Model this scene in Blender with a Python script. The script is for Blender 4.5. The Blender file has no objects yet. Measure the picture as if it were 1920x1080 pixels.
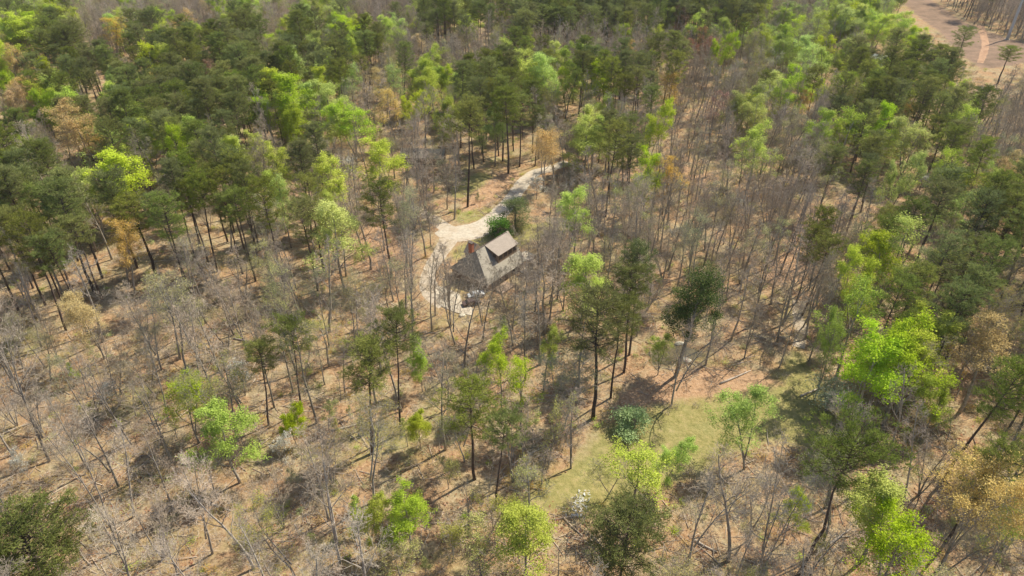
import bpy, math, random
import numpy as np
from mathutils import Vector, Matrix

R = math.radians
C = bpy.context.scene.collection
rnd = random.Random(7)

# ------------------------------------------------------------------ camera, sky, sun, exposure
CAM_H = 100.0
PITCH = R(33.8)
FPX = 1280.0
cam_data = bpy.data.cameras.new("camera")
cam = bpy.data.objects.new("camera", cam_data)
C.objects.link(cam)
cam.location = (0, 0, CAM_H)
cam.rotation_euler = (R(90) - PITCH, 0, 0)
cam_data.sensor_width = 36.0
cam_data.lens = FPX / 1920.0 * 36.0
cam_data.clip_start = 1.0
cam_data.clip_end = 12000.0
bpy.context.scene.camera = cam

SUN_EL, SUN_AZ = R(52), math.atan2(0.80, 0.60)
world = bpy.data.worlds.new("World")
bpy.context.scene.world = world
world.use_nodes = True
wn = world.node_tree
wn.nodes.clear()
sky = wn.nodes.new("ShaderNodeTexSky")
sky.sky_type = 'NISHITA'
sky.sun_disc = False
sky.sun_elevation = SUN_EL
sky.sun_rotation = SUN_AZ
bg = wn.nodes.new("ShaderNodeBackground")
bg.inputs[1].default_value = 0.105
wo = wn.nodes.new("ShaderNodeOutputWorld")
wn.links.new(sky.outputs[0], bg.inputs[0])
wn.links.new(bg.outputs[0], wo.inputs[0])

sd = bpy.data.lights.new("sun", 'SUN')
sd.energy = 4.2
sd.angle = R(0.5)
sd.color = (1.0, 0.92, 0.76)
sun = bpy.data.objects.new("sun", sd)
C.objects.link(sun)
sdir = Vector((math.cos(SUN_EL) * math.sin(SUN_AZ), math.cos(SUN_EL) * math.cos(SUN_AZ), math.sin(SUN_EL)))
sun.rotation_euler = sdir.to_track_quat('Z', 'Y').to_euler()
sun.location = (0, 0, 300)

sc = bpy.context.scene
sc.view_settings.view_transform = 'Standard'
sc.view_settings.look = 'None'
sc.view_settings.exposure = 0.66
sc.view_settings.gamma = 1.0
sc.render.engine = 'CYCLES'
sc.cycles.max_bounces = 6
sc.cycles.diffuse_bounces = 3
sc.cycles.glossy_bounces = 2
sc.cycles.transmission_bounces = 3
sc.cycles.transparent_max_bounces = 4
sc.cycles.use_denoising = True

# ------------------------------------------------------------------ survey: map points of the photograph to the ground
ST, CT = math.sin(PITCH), math.cos(PITCH)
def ground_at(px, py, z=0.0):
    u, v = (px - 960) / FPX, (py - 540) / FPX
    t = (CAM_H - z) / (ST + v * CT)
    return (u * t, t * (CT - v * ST))
def project(x, y, z):
    d = y * CT + (CAM_H - z) * ST
    if d <= 1: return (-9e3, 9e3, 1)
    dn = (CAM_H - z) * CT - y * ST
    return (960 + FPX * x / d, 540 + FPX * dn / d, d)

# ------------------------------------------------------------------ helpers
def tag(o, label=None, cat=None, group=None, kind=None):
    if label: o["label"] = label
    if cat: o["category"] = cat
    if group: o["group"] = group
    if kind: o["kind"] = kind
    return o

def smooth(t):
    t = np.clip(t, 0, 1)
    return t * t * (3 - 2 * t)

class MB:
    """collects loose pieces into one mesh"""
    def __init__(s):
        s.v, s.f, s.m, s.n = [], [], [], 0
    def add(s, verts, faces, mat=0):
        s.v.extend(verts)
        s.f.extend([tuple(i + s.n for i in f) for f in faces])
        s.m.extend([mat] * len(faces))
        s.n += len(verts)
    def tube(s, pts, rads, k=5, mat=0):
        rings, faces = [], []
        n = len(pts)
        for i, p in enumerate(pts):
            d = (pts[min(i + 1, n - 1)] - pts[max(i - 1, 0)])
            if d.length < 1e-6: d = Vector((0, 0, 1))
            d.normalize()
            a = d.orthogonal().normalized() if i == 0 else (a - d * a.dot(d)).normalized()
            b = d.cross(a)
            for j in range(k):
                t = 2 * math.pi * j / k
                rings.append(tuple(p + (a * math.cos(t) + b * math.sin(t)) * rads[i]))
        for i in range(n - 1):
            for j in range(k):
                j2 = (j + 1) % k
                faces.append((i * k + j, i * k + j2, (i + 1) * k + j2, (i + 1) * k + j))
        if k > 3:
            faces.append(tuple(range(k - 1, -1, -1)))
            faces.append(tuple((n - 1) * k + j for j in range(k)))
        s.add(rings, faces, mat)
    def box(s, cx, cy, cz, sx, sy, sz, rot=0, mat=0):
        c, sn = math.cos(rot), math.sin(rot)
        vs = []
        for dx, dy, dz in [(-1,-1,-1),(1,-1,-1),(1,1,-1),(-1,1,-1),(-1,-1,1),(1,-1,1),(1,1,1),(-1,1,1)]:
            x, y = dx * sx / 2, dy * sy / 2
            vs.append((cx + x * c - y * sn, cy + x * sn + y * c, cz + dz * sz / 2))
        s.add(vs, [(0,3,2,1),(4,5,6,7),(0,1,5,4),(1,2,6,5),(2,3,7,6),(3,0,4,7)], mat)
    def mesh(s, name, mats, smooth_shade=False):
        me = bpy.data.meshes.new(name)
        me.from_pydata(s.v, [], s.f)
        for m in mats: me.materials.append(m)
        if len(mats) > 1: me.polygons.foreach_set("material_index", s.m)
        if smooth_shade: me.polygons.foreach_set("use_smooth", [True] * len(s.f))
        me.update()
        return me
    def build(s, name, mats, parent=None, smooth_shade=False):
        if not isinstance(mats, (list, tuple)): mats = [mats]
        o = bpy.data.objects.new(name, s.mesh(name, mats, smooth_shade))
        C.objects.link(o)
        if parent: o.parent = parent
        return o

def quads_mesh(name, P, mat):
    """P: (n,4,3) array of leaf faces"""
    n = len(P)
    me = bpy.data.meshes.new(name)
    me.vertices.add(n * 4)
    me.vertices.foreach_set("co", P.reshape(-1).astype(np.float32))
    me.loops.add(n * 4)
    me.loops.foreach_set("vertex_index", np.arange(n * 4, dtype=np.int32))
    me.polygons.add(n)
    me.polygons.foreach_set("loop_start", np.arange(0, n * 4, 4, dtype=np.int32))
    me.polygons.foreach_set("loop_total", np.full(n, 4, dtype=np.int32))
    me.materials.append(mat)
    me.update(calc_edges=True)
    return me

def nodes_of(name):
    m = bpy.data.materials.new(name)
    m.use_nodes = True
    nt = m.node_tree
    nt.nodes.clear()
    return m, nt, nt.nodes, nt.links

def N(nt, kind, **kw):
    n = nt.nodes.new(kind)
    for k, v in kw.items(): setattr(n, k, v)
    return n

def ramp(nt, fac, stops):
    r = nt.nodes.new("ShaderNodeValToRGB")
    cr = r.color_ramp
    while len(cr.elements) < len(stops): cr.elements.new(0.5)
    for e, (p, c) in zip(cr.elements, stops):
        e.position = p
        e.color = (*c, 1) if len(c) == 3 else c
    nt.links.new(fac, r.inputs[0])
    return r.outputs[0]

def noise(nt, scale, detail=6, rough=0.6, coord=None, dist=0.0):
    n = nt.nodes.new("ShaderNodeTexNoise")
    n.inputs["Scale"].default_value = scale
    n.inputs["Detail"].default_value = detail
    n.inputs["Roughness"].default_value = rough
    n.inputs["Distortion"].default_value = dist
    if coord is not None: nt.links.new(coord, n.inputs["Vector"])
    return n.outputs["Fac"]

def mixc(nt, fac, a, b, mode='MIX'):
    m = nt.nodes.new("ShaderNodeMix")
    m.data_type = 'RGBA'
    m.blend_type = mode
    if isinstance(fac, (int, float)): m.inputs[0].default_value = fac
    else: nt.links.new(fac, m.inputs[0])
    for i, x in ((6, a), (7, b)):
        if isinstance(x, tuple): m.inputs[i].default_value = (*x, 1)
        else: nt.links.new(x, m.inputs[i])
    return m.outputs[2]

def simple(name, col, rough=0.8, var=0.25, scale=3.0, metallic=0.0):
    m, nt, nn, ll = nodes_of(name)
    tc = N(nt, "ShaderNodeTexCoord")
    f = noise(nt, scale, 5, 0.65, tc.outputs["Object"])
    lo = tuple(c * (1 - var) for c in col); hi = tuple(min(1, c * (1 + var)) for c in col)
    c = ramp(nt, f, [(0.3, lo), (0.7, hi)])
    b = N(nt, "ShaderNodeBsdfPrincipled")
    ll.new(c, b.inputs["Base Color"])
    b.inputs["Roughness"].default_value = rough
    b.inputs["Metallic"].default_value = metallic
    o = N(nt, "ShaderNodeOutputMaterial")
    ll.new(b.outputs[0], o.inputs[0])
    return m

def varied(nt, base, hue=0.02, val=0.35, sat=0.2):
    """tint that differs from one tree to the next"""
    oi = N(nt, "ShaderNodeObjectInfo")
    hs = N(nt, "ShaderNodeHueSaturation")
    def mr(src, lo, hi):
        m = N(nt, "ShaderNodeMapRange")
        nt.links.new(src, m.inputs[0])
        m.inputs[3].default_value = lo; m.inputs[4].default_value = hi
        return m.outputs[0]
    w = N(nt, "ShaderNodeTexWhiteNoise", noise_dimensions='1D')
    nt.links.new(oi.outputs["Random"], w.inputs["W"])
    nt.links.new(mr(oi.outputs["Random"], 0.5 - hue, 0.5 + hue), hs.inputs["Hue"])
    nt.links.new(mr(w.outputs["Value"], 1 - val, 1 + val), hs.inputs["Value"])
    w2 = N(nt, "ShaderNodeMath", operation='MULTIPLY'); w2.inputs[1].default_value = 7.31
    nt.links.new(oi.outputs["Random"], w2.inputs[0])
    fr = N(nt, "ShaderNodeMath", operation='FRACT'); nt.links.new(w2.outputs[0], fr.inputs[0])
    nt.links.new(mr(fr.outputs[0], 1 - sat, 1 + sat * 0.5), hs.inputs["Saturation"])
    if isinstance(base, tuple): hs.inputs["Color"].default_value = (*base, 1)
    else: nt.links.new(base, hs.inputs["Color"])
    return hs.outputs[0]

def leaf_mat(name, c1, c2, hue=0.015, val=0.25, sat=0.15, trans=0.35, scale=0.8):
    m, nt, nn, ll = nodes_of(name)
    g = N(nt, "ShaderNodeNewGeometry")
    f = noise(nt, scale, 4, 0.7, g.outputs["Position"])
    base = mixc(nt, ramp(nt, f, [(0.35, (0, 0, 0)), (0.65, (1, 1, 1))]), c1, c2)
    rp = mixc(nt, g.outputs["Random Per Island"], (0.72, 0.72, 0.72), (1.28, 1.28, 1.28))
    base = mixc(nt, 1.0, base, rp, 'MULTIPLY')
    col = varied(nt, base, hue, val, sat)
    d = N(nt, "ShaderNodeBsdfDiffuse"); t = N(nt, "ShaderNodeBsdfTranslucent")
    ll.new(col, d.inputs[0]); ll.new(col, t.inputs[0])
    mx = N(nt, "ShaderNodeMixShader"); mx.inputs[0].default_value = trans
    ll.new(d.outputs[0], mx.inputs[1]); ll.new(t.outputs[0], mx.inputs[2])
    o = N(nt, "ShaderNodeOutputMaterial")
    ll.new(mx.outputs[0], o.inputs[0])
    return m

def bark_mat(name, c1, c2, val=0.25, scale=1.6):
    m, nt, nn, ll = nodes_of(name)
    tc = N(nt, "ShaderNodeTexCoord")
    f = noise(nt, scale, 6, 0.7, tc.outputs["Object"])
    base = mixc(nt, ramp(nt, f, [(0.35, (0, 0, 0)), (0.65, (1, 1, 1))]), c1, c2)
    col = varied(nt, base, 0.008, val, 0.2)
    b = N(nt, "ShaderNodeBsdfDiffuse"); b.inputs["Roughness"].default_value = 0.6
    ll.new(col, b.inputs[0])
    o = N(nt, "ShaderNodeOutputMaterial")
    ll.new(b.outputs[0], o.inputs[0])
    return m

M = {}
M['bark'] = bark_mat("hardwood_bark", (0.22, 0.185, 0.145), (0.46, 0.405, 0.335))
M['twig'] = bark_mat("twig_bark", (0.37, 0.295, 0.215), (0.60, 0.49, 0.375))
M['twig2'] = bark_mat("purple_twig_bark", (0.34, 0.275, 0.21), (0.52, 0.435, 0.335))
M['pinebark'] = bark_mat("pine_bark", (0.075, 0.055, 0.045), (0.17, 0.125, 0.10))
M['pine'] = leaf_mat("pine_needles", (0.155, 0.19, 0.043), (0.295, 0.32, 0.08), 0.02, 0.26, 0.2, 0.4)
M['lime'] = leaf_mat("lime_leaves", (0.35, 0.455, 0.05), (0.53, 0.62, 0.10), 0.018, 0.24, 0.22, 0.34)
M['bud'] = leaf_mat("olive_buds", (0.36, 0.36, 0.11), (0.52, 0.50, 0.18), 0.03, 0.25, 0.35, 0.4)
M['gold'] = leaf_mat("golden_catkins", (0.56, 0.38, 0.10), (0.72, 0.53, 0.17), 0.012, 0.15, 0.25, 0.35)
M['orange'] = leaf_mat('orange_gold_catkins', (0.56, 0.39, 0.12), (0.70, 0.52, 0.19), 0.008, 0.1, 0.1, 0.35)
M['red'] = leaf_mat("reddish_buds", (0.30, 0.14, 0.08), (0.36, 0.20, 0.12), 0.02, 0.2, 0.2, 0.3)
M['ever'] = leaf_mat("evergreen_leaves", (0.08, 0.115, 0.03), (0.16, 0.205, 0.055), 0.02, 0.2, 0.2, 0.25)
M['bright'] = leaf_mat("glossy_green_leaves", (0.06, 0.16, 0.015), (0.13, 0.27, 0.03), 0.0, 0.05, 0.05, 0.3)
M['holly'] = leaf_mat("blue_green_leaves", (0.28, 0.40, 0.15), (0.46, 0.57, 0.27), 0.0, 0.05, 0.05, 0.25)
M['paleleaf'] = leaf_mat('whitish_green_leaves', (0.34, 0.40, 0.25), (0.55, 0.60, 0.45), 0.0, 0.05, 0.05, 0.3)
M['yellow'] = leaf_mat('yellow_green_leaves', (0.42, 0.43, 0.09), (0.56, 0.56, 0.17), 0.015, 0.15, 0.15, 0.4)
M['white'] = leaf_mat("white_blossom", (0.62, 0.62, 0.52), (0.75, 0.76, 0.68), 0.0, 0.05, 0.1, 0.3)

# ------------------------------------------------------------------ land: polygons measured from the photograph, laid out on the ground
def poly(pts): return np.array([ground_at(*p) for p in pts])
def inside(P, x, y):
    r = np.zeros(np.shape(x), bool)
    n = len(P); j = n - 1
    for i in range(n):
        xi, yi = P[i]; xj, yj = P[j]
        c = ((yi > y) != (yj > y)) & (x < (xj - xi) * (y - yi) / (yj - yi + 1e-12) + xi)
        r ^= c
        j = i
    return r
def dist_poly(P, x, y):
    """signed distance, negative inside"""
    d = np.full(np.shape(x), 1e9)
    n = len(P)
    for i in range(n):
        a, b = P[i], P[(i + 1) % n]
        e = b - a
        t = np.clip(((x - a[0]) * e[0] + (y - a[1]) * e[1]) / (e @ e + 1e-9), 0, 1)
        d = np.minimum(d, np.hypot(x - a[0] - t * e[0], y - a[1] - t * e[1]))
    return np.where(inside(P, x, y), -d, d)

GRASS = [poly([(1130,800),(1200,765),(1330,735),(1440,705),(1500,650),(1525,690),(1600,790),(1640,830),(1560,850),(1450,830),
               (1330,870),(1230,930),(1120,960),(1000,960),(985,920),(1080,860)]),
         poly([(845,352),(900,318),(930,330),(905,352),(868,372),(850,378)]),
         poly([(862,398),(905,388),(930,392),(905,412),(868,420),(852,412)]),
         poly([(948,470),(935,440),(965,425),(1060,410),(1080,430),(1010,450)]),
         poly([(846,470),(880,452),(915,440),(925,450),(880,470),(850,490)]),
         poly([(0,590),(70,590),(100,640),(60,680),(0,680)]),
         poly([(560,860),(640,800),(820,760),(900,790),(760,850),(620,890)]),
         poly([(120,780),(230,720),(330,730),(250,800)])]
CLEARCUT = poly([(1640,-30),(1700,8),(1760,60),(1790,95),(1840,130),(1925,120),(1990,120),(2060,150),(2060,105),(1925,84),(1885,70),(1840,52),(1800,34),(1770,14),(1740,-4),(1700,-34)])
_pc = ground_at(1262, 664)
POND = np.array([(_pc[0] + math.cos(t) * (7.0 + 1.1 * math.sin(3 * t + 1) + 0.7 * math.sin(7 * t) + 0.3 * math.sin(13 * t)), _pc[1] + math.sin(t) * (3.6 + 0.8 * math.sin(2 * t) + 0.5 * math.sin(5 * t + 2) + 0.25 * math.sin(11 * t))) for t in np.linspace(0, 2 * math.pi, 48, endpoint=False)])
BANK = poly([(1215,690),(1300,695),(1400,690),(1470,720),(1380,742),(1260,752),(1180,770),(1150,745)])
REDS = [poly([(700,395),(790,470),(740,520),(640,500)]), poly([(900,352),(940,318),(975,318),(935,372),(900,392),(862,395),(880,368)]),
        poly([(735,302),(830,300),(830,322),(735,326)]), BANK,
        poly([(1100,330),(1250,300),(1350,330),(1250,350)]), poly([(1450,430),(1560,410),(1540,520),(1430,540)])]
HOUSE_A = Vector((-11.5, 151.0, 0)); HA = math.atan2(0.78, 0.63)
ax, nx_ = Vector((math.cos(HA), math.sin(HA), 0)), Vector((math.sin(HA), -math.cos(HA), 0))
def hp(a, n, z=0): return HOUSE_A + ax * a + nx_ * n + Vector((0, 0, z))
HC = hp(7.5, 0)
HOUSE_POLY = np.array([tuple(hp(a, n))[:2] for a, n in ((-3, 8.5), (18, 8.5), (23, 2), (23, -9), (3, -14), (-3, -8))])

def hz(x, y):
    """height of the land"""
    x = np.asarray(x, float); y = np.asarray(y, float)
    z = 0.9 * np.sin(x / 41 + 1) * np.cos(y / 53) + 0.45 * np.sin(x / 17 + y / 23) + 0.12 * np.sin(x / 5.1) * np.sin(y / 6.3 + x / 9)
    z = z * smooth((np.hypot(x - HC.x, y - HC.y) - 35) / 40)
    px, py = POND.mean(0)
    z = z * smooth((np.hypot(x - px, y - py) - 14) / 20)
    if z.ndim:
        near = np.hypot(x - px, y - py) < 25
        if near.any():
            d = dist_poly(POND, x[near], y[near])
            z[near] -= 1.3 * smooth((1.0 - d) / 3.5)
    else:
        if math.hypot(x - px, y - py) < 25:
            z = z - 1.3 * float(smooth((1.0 - dist_poly(POND, np.array([x]), np.array([y]))[0]) / 3.5))
    return z
def zg(x, y): return float(hz(x, y))

xs = np.concatenate([[-5000, -2500, -1200, -700], np.arange(-470, 470.1, 1.6), [700, 1200, 2500, 5000]])
ys = np.concatenate([[-4000, -1500, -500, -150], np.arange(20, 560.1, 1.6), [700, 1000, 2000, 5000, 9000]])
X, Y = np.meshgrid(xs, ys)
Z = hz(X.ravel(), Y.ravel())
nxv, nyv = len(xs), len(ys)
gm = bpy.data.meshes.new("ground")
gm.vertices.add(nxv * nyv)
gm.vertices.foreach_set("co", np.stack([X.ravel(), Y.ravel(), Z], 1).ravel().astype(np.float32))
ii = (np.arange(nyv - 1)[:, None] * nxv + np.arange(nxv - 1)[None, :]).ravel()
F = np.stack([ii, ii + 1, ii + 1 + nxv, ii + nxv], 1).astype(np.int32)
gm.loops.add(F.size); gm.loops.foreach_set("vertex_index", F.ravel())
gm.polygons.add(len(F)); gm.polygons.foreach_set("loop_start", np.arange(0, F.size, 4, dtype=np.int32))
gm.polygons.foreach_set("loop_total", np.full(len(F), 4, dtype=np.int32))
gm.polygons.foreach_set("use_smooth", np.ones(len(F), bool))
gm.update(calc_edges=True)
gx, gy = X.ravel(), Y.ravel()
def soft(P, w=3.0):
    return smooth(0.5 - dist_poly(P, gx, gy) / (2 * w))
grass = np.zeros_like(gx)
for i, P in enumerate(GRASS): grass = np.maximum(grass, soft(P, 4 if i == 0 else 2.5) * (1 if i < 5 else 0.6))
red = np.zeros_like(gx)
for P in REDS: red = np.maximum(red, soft(P, 4))
cut = soft(CLEARCUT, 4)
mud = soft(POND, 1.8)
att = gm.color_attributes.new("cover", 'FLOAT_COLOR', 'POINT')
att.data.foreach_set("color", np.stack([grass, red, cut, mud], 1).ravel().astype(np.float32))
ground = bpy.data.objects.new("ground", gm)
C.objects.link(ground)
tag(ground, "reddish brown leaf-littered forest floor with grassy openings", kind="structure")

def ground_material():
    m, nt, nn, ll = nodes_of("forest_floor")
    g = N(nt, "ShaderNodeNewGeometry"); pos = g.outputs["Position"]
    at = N(nt, "ShaderNodeAttribute", attribute_name="cover")
    sep = N(nt, "ShaderNodeSeparateColor"); ll.new(at.outputs["Color"], sep.inputs[0])
    fine = noise(nt, 1.3, 8, 0.75, pos)
    mid = noise(nt, 0.16, 6, 0.6, pos)
    big = noise(nt, 0.035, 4, 0.55, pos)
    litter = ramp(nt, fine, [(0.3, (0.16, 0.098, 0.055)), (0.45, (0.33, 0.20, 0.11)), (0.58, (0.43, 0.285, 0.165)), (0.72, (0.53, 0.39, 0.25))])
    tan = ramp(nt, fine, [(0.3, (0.19, 0.145, 0.08)), (0.5, (0.35, 0.275, 0.165)), (0.7, (0.48, 0.40, 0.26))])
    base = mixc(nt, ramp(nt, mid, [(0.42, (0, 0, 0)), (0.60, (1, 1, 1))]), litter, tan)
    green = ramp(nt, fine, [(0.3, (0.13, 0.14, 0.04)), (0.5, (0.27, 0.25, 0.085)), (0.7, (0.38, 0.34, 0.13))])
    gfac = ramp(nt, noise(nt, 0.09, 7, 0.65, pos, 0.5), [(0.50, (0, 0, 0)), (0.66, (0.5, 0.5, 0.5))])
    base = mixc(nt, gfac, base, green)
    # grass in the openings, broken up by noise
    def gate(sock, amt=1.0, sc=0.22):
        a = N(nt, "ShaderNodeMath", operation='MULTIPLY_ADD')
        ll.new(noise(nt, sc, 6, 0.7, pos), a.inputs[0]); a.inputs[1].default_value = 1.4; a.inputs[2].default_value = -0.70
        b = N(nt, "ShaderNodeMath", operation='ADD'); ll.new(a.outputs[0], b.inputs[0]); ll.new(sock, b.inputs[1])
        return ramp(nt, b.outputs[0], [(0.30, (0, 0, 0)), (0.74, (amt, amt, amt))])
    gg = ramp(nt, noise(nt, 0.7, 8, 0.75, pos), [(0.3, (0.16, 0.155, 0.05)), (0.45, (0.24, 0.235, 0.08)), (0.56, (0.33, 0.295, 0.115)), (0.70, (0.42, 0.33, 0.17))])
    base = mixc(nt, gate(sep.outputs[0], 0.85, 0.14), base, gg)
    rr = ramp(nt, fine, [(0.3, (0.26, 0.15, 0.08)), (0.5, (0.43, 0.27, 0.16)), (0.7, (0.56, 0.38, 0.245))])
    base = mixc(nt, gate(sep.outputs[1], 0.9), base, rr)
    cc = ramp(nt, noise(nt, 0.12, 8, 0.7, pos), [(0.3, (0.16, 0.115, 0.08)), (0.5, (0.25, 0.175, 0.125)), (0.66, (0.31, 0.21, 0.145)), (0.75, (0.46, 0.25, 0.14))])
    base = mixc(nt, gate(sep.outputs[2]), base, cc)
    base = mixc(nt, at.outputs["Alpha"], base, (0.09, 0.07, 0.04))
    b = N(nt, "ShaderNodeBsdfDiffuse")
    ll.new(base, b.inputs[0])
    bu = N(nt, "ShaderNodeBump"); bu.inputs["Strength"].default_value = 0.7; bu.inputs["Distance"].default_value = 0.35
    ll.new(noise(nt, 1.8, 6, 0.7, pos), bu.inputs["Height"])
    ll.new(bu.outputs[0], b.inputs["Normal"])
    o = N(nt, "ShaderNodeOutputMaterial"); ll.new(b.outputs[0], o.inputs[0])
    return m
gm.materials.append(ground_material())

# ---- gravel drive, branch, wheel track, trail
def gravel_material(name, c, patch, amt, sc=0.5):
    m, nt, nn, ll = nodes_of(name)
    g = N(nt, "ShaderNodeNewGeometry"); pos = g.outputs["Position"]
    f = noise(nt, 1.1, 8, 0.75, pos)
    base = ramp(nt, f, [(0.3, tuple(x * 0.62 for x in c)), (0.5, c), (0.7, tuple(min(0.85, x * 1.25) for x in c))])
    base = mixc(nt, ramp(nt, noise(nt, sc, 5, 0.6, pos), [(0.45, (0, 0, 0)), (0.62, (amt, amt, amt))]), base, patch)
    b = N(nt, "ShaderNodeBsdfDiffuse"); ll.new(base, b.inputs[0])
    o = N(nt, "ShaderNodeOutputMaterial"); ll.new(b.outputs[0], o.inputs[0])
    return m
M['gravel'] = gravel_material("pale_gravel", (0.50, 0.44, 0.35), (0.42, 0.33, 0.235), 0.55, 0.25)
M['track'] = gravel_material("worn_track", (0.47, 0.40, 0.31), (0.33, 0.255, 0.165), 0.75, 0.35)
M['redclay'] = gravel_material("red_clay", (0.44, 0.28, 0.18), (0.32, 0.20, 0.13), 0.8, 0.25)
M['slab'] = gravel_material("pale_concrete", (0.52, 0.46, 0.36), (0.36, 0.29, 0.21), 0.6, 0.6)

def ribbon(name, pts, widths, mat, lift, label):
    P = [Vector((*ground_at(*p), 0)) for p in pts]
    # Catmull-Rom
    out = []
    for i in range(len(P) - 1):
        p0, p1, p2, p3 = P[max(i - 1, 0)], P[i], P[i + 1], P[min(i + 2, len(P) - 1)]
        k = max(3, int((p2 - p1).length / 1.0))
        for j in range(k):
            t = j / k
            q = 0.5 * ((2 * p1) + (p2 - p0) * t + (2 * p0 - 5 * p1 + 4 * p2 - p3) * t * t + (-p0 + 3 * p1 - 3 * p2 + p3) * t ** 3)
            out.append((q, widths[i] * (1 - t) + widths[i + 1] * t))
    out.append((P[-1], widths[-1]))
    vs, fs, K = [], [], 7
    r2 = random.Random(name)
    jl = jr = 0
    for i, (q, w) in enumerate(out):
        d = (out[min(i + 1, len(out) - 1)][0] - out[max(i - 1, 0)][0]).normalized()
        nrm = Vector((-d.y, d.x, 0))
        jl = jl * 0.6 + r2.uniform(-0.2, 0.2); jr = jr * 0.6 + r2.uniform(-0.2, 0.2)
        for k in range(K):
            s = -1 + 2 * k / (K - 1)
            e = jl if s < 0 else jr
            p = q + nrm * (s * w / 2 + s * abs(s) * e)
            vs.append((p.x, p.y, zg(p.x, p.y) + lift - (0.05 if k in (0, K - 1) else 0)))
    for i in range(len(out) - 1):
        for k in range(K - 1):
            a = i * K + k
            fs.append((a, a + 1, a + K + 1, a + K))
    mb = MB(); mb.add(vs, fs)
    o = mb.build(name, mat)
    return tag(o, label, kind="structure")
ribbon("driveway", [(1064,300),(1035,312),(1000,322),(975,350),(950,385),(920,415),(885,434),(850,437),(826,430)],
       [4.2, 4.4, 5, 5, 5.5, 7.2, 9.8, 9.8, 5.5], M['gravel'], 0.085, "pale gravel driveway curving behind the house")
ribbon("driveway_branch", [(838,428),(818,414),(800,402),(780,390),(760,384)], [5, 4.0, 3.2, 3, 2.4], M['track'], 0.06, "faint gravel branch running left from the driveway fork")
ribbon("wheel_track", [(845,442),(830,470),(812,496),(802,524),(812,552),(836,572)], [6, 4.6, 4.0, 4.0, 5, 4.5], M['track'], 0.065, "worn track running down from the driveway to the patio")
ribbon("dirt_track", [(1838,44),(1842,60),(1846,78),(1845,96),(1838,118)], [5, 4, 3.5, 3.5, 3], M['redclay'], 0.07, "bare red clay track across the cleared strip")
ribbon("creek_trail", [(1500,560),(1498,590),(1503,618),(1497,650)], [3.2, 2.6, 3.0, 2.5], M['track'], 0.06, "pale sandy trail along the creek on the right")

# pond
px, py = POND.mean(0)
mb = MB()
c0 = POND.mean(0)
n = len(POND)
mb.add([(p[0] + (p[0]-c0[0])*0.10, p[1] + (p[1]-c0[1])*0.10, -0.42) for p in POND], [tuple(range(n))])
wm, nt, nn, ll = nodes_of("pond_water")
b = N(nt, "ShaderNodeBsdfPrincipled"); b.inputs["Base Color"].default_value = (0.13, 0.105, 0.05, 1)
b.inputs["Roughness"].default_value = 0.12
bu = N(nt, "ShaderNodeBump"); bu.inputs["Strength"].default_value = 0.08
g = N(nt, "ShaderNodeNewGeometry"); ll.new(noise(nt, 3, 3, 0.5, g.outputs["Position"]), bu.inputs["Height"]); ll.new(bu.outputs[0], b.inputs["Normal"])
o = N(nt, "ShaderNodeOutputMaterial"); ll.new(b.outputs[0], o.inputs[0])
water = mb.build("pond_water", wm)
tag(water, "small dark still pond at the edge of the grassy clearing", kind="structure")

# patio slab beside the house
def slab(name, pts, h, mat, label, cat, z0=0.0):
    P = [Vector((*ground_at(*p), 0)) for p in pts]
    a = sum(P[i].x * P[(i+1) % len(P)].y - P[(i+1) % len(P)].x * P[i].y for i in range(len(P)))
    if a < 0: P.reverse()
    n = len(P); mb = MB()
    zb = min(zg(p.x, p.y) for p in P)
    mb.add([(p.x, p.y, zb - 0.2) for p in P] + [(p.x, p.y, zb + z0 + h) for p in P],
           [tuple(range(n - 1, -1, -1)), tuple(range(n, 2 * n))] + [(i, (i + 1) % n, n + (i + 1) % n, n + i) for i in range(n)])
    return tag(mb.build(name, mat), label, cat)
slab("patio", [(818,536),(836,540),(862,552),(866,566),(888,580),(884,592),(852,586),(826,574),(812,556)], 0.16, M['slab'],
     "pale concrete pad in front of the house beside the track", "patio")
slab("stone_landing", [(976,478),(986,472),(1002,480),(996,490),(982,490)], 0.5, M['slab'],
     "pale raised landing at the right end of the house", "landing")
slab("stepping_slab", [(973,508),(986,502),(990,506),(978,513)], 0.2, M['slab'], "pale flat slab lying on the ground right of the house", "slab")

# ------------------------------------------------------------------ the house
def shingle(name, c):
    m, nt, nn, ll = nodes_of(name)
    tc = N(nt, "ShaderNodeTexCoord")
    br = N(nt, "ShaderNodeTexBrick")
    ll.new(tc.outputs["Object"], br.inputs["Vector"])
    br.inputs["Scale"].default_value = 2.2
    br.inputs["Color1"].default_value = (*c, 1); br.inputs["Color2"].default_value = (*[x * 0.86 for x in c], 1)
    br.inputs["Mortar"].default_value = (*[x * 0.7 for x in c], 1)
    br.inputs["Mortar Size"].default_value = 0.012
    f = noise(nt, 0.8, 6, 0.65, tc.outputs["Object"])
    col = mixc(nt, 1.0, br.outputs[0], ramp(nt, f, [(0.3, (0.88, 0.88, 0.87)), (0.7, (1.07, 1.06, 1.05))]), 'MULTIPLY')
    b = N(nt, "ShaderNodeBsdfPrincipled"); b.inputs["Roughness"].default_value = 0.9
    ll.new(col, b.inputs["Base Color"])
    o = N(nt, "ShaderNodeOutputMaterial"); ll.new(b.outputs[0], o.inputs[0])
    return m
M['roof'] = shingle("brown_shingles", (0.37, 0.31, 0.255))
M['roof2'] = shingle("grey_shingles", (0.37, 0.335, 0.27))
M['wood'] = simple("weathered_siding", (0.30, 0.215, 0.15), 0.9, 0.25, 2)
M['trim'] = simple("dark_trim", (0.10, 0.075, 0.06), 0.8, 0.2, 2)
M['glass'] = simple("window_glass", (0.03, 0.035, 0.04), 0.08, 0.1, 2)
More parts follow.
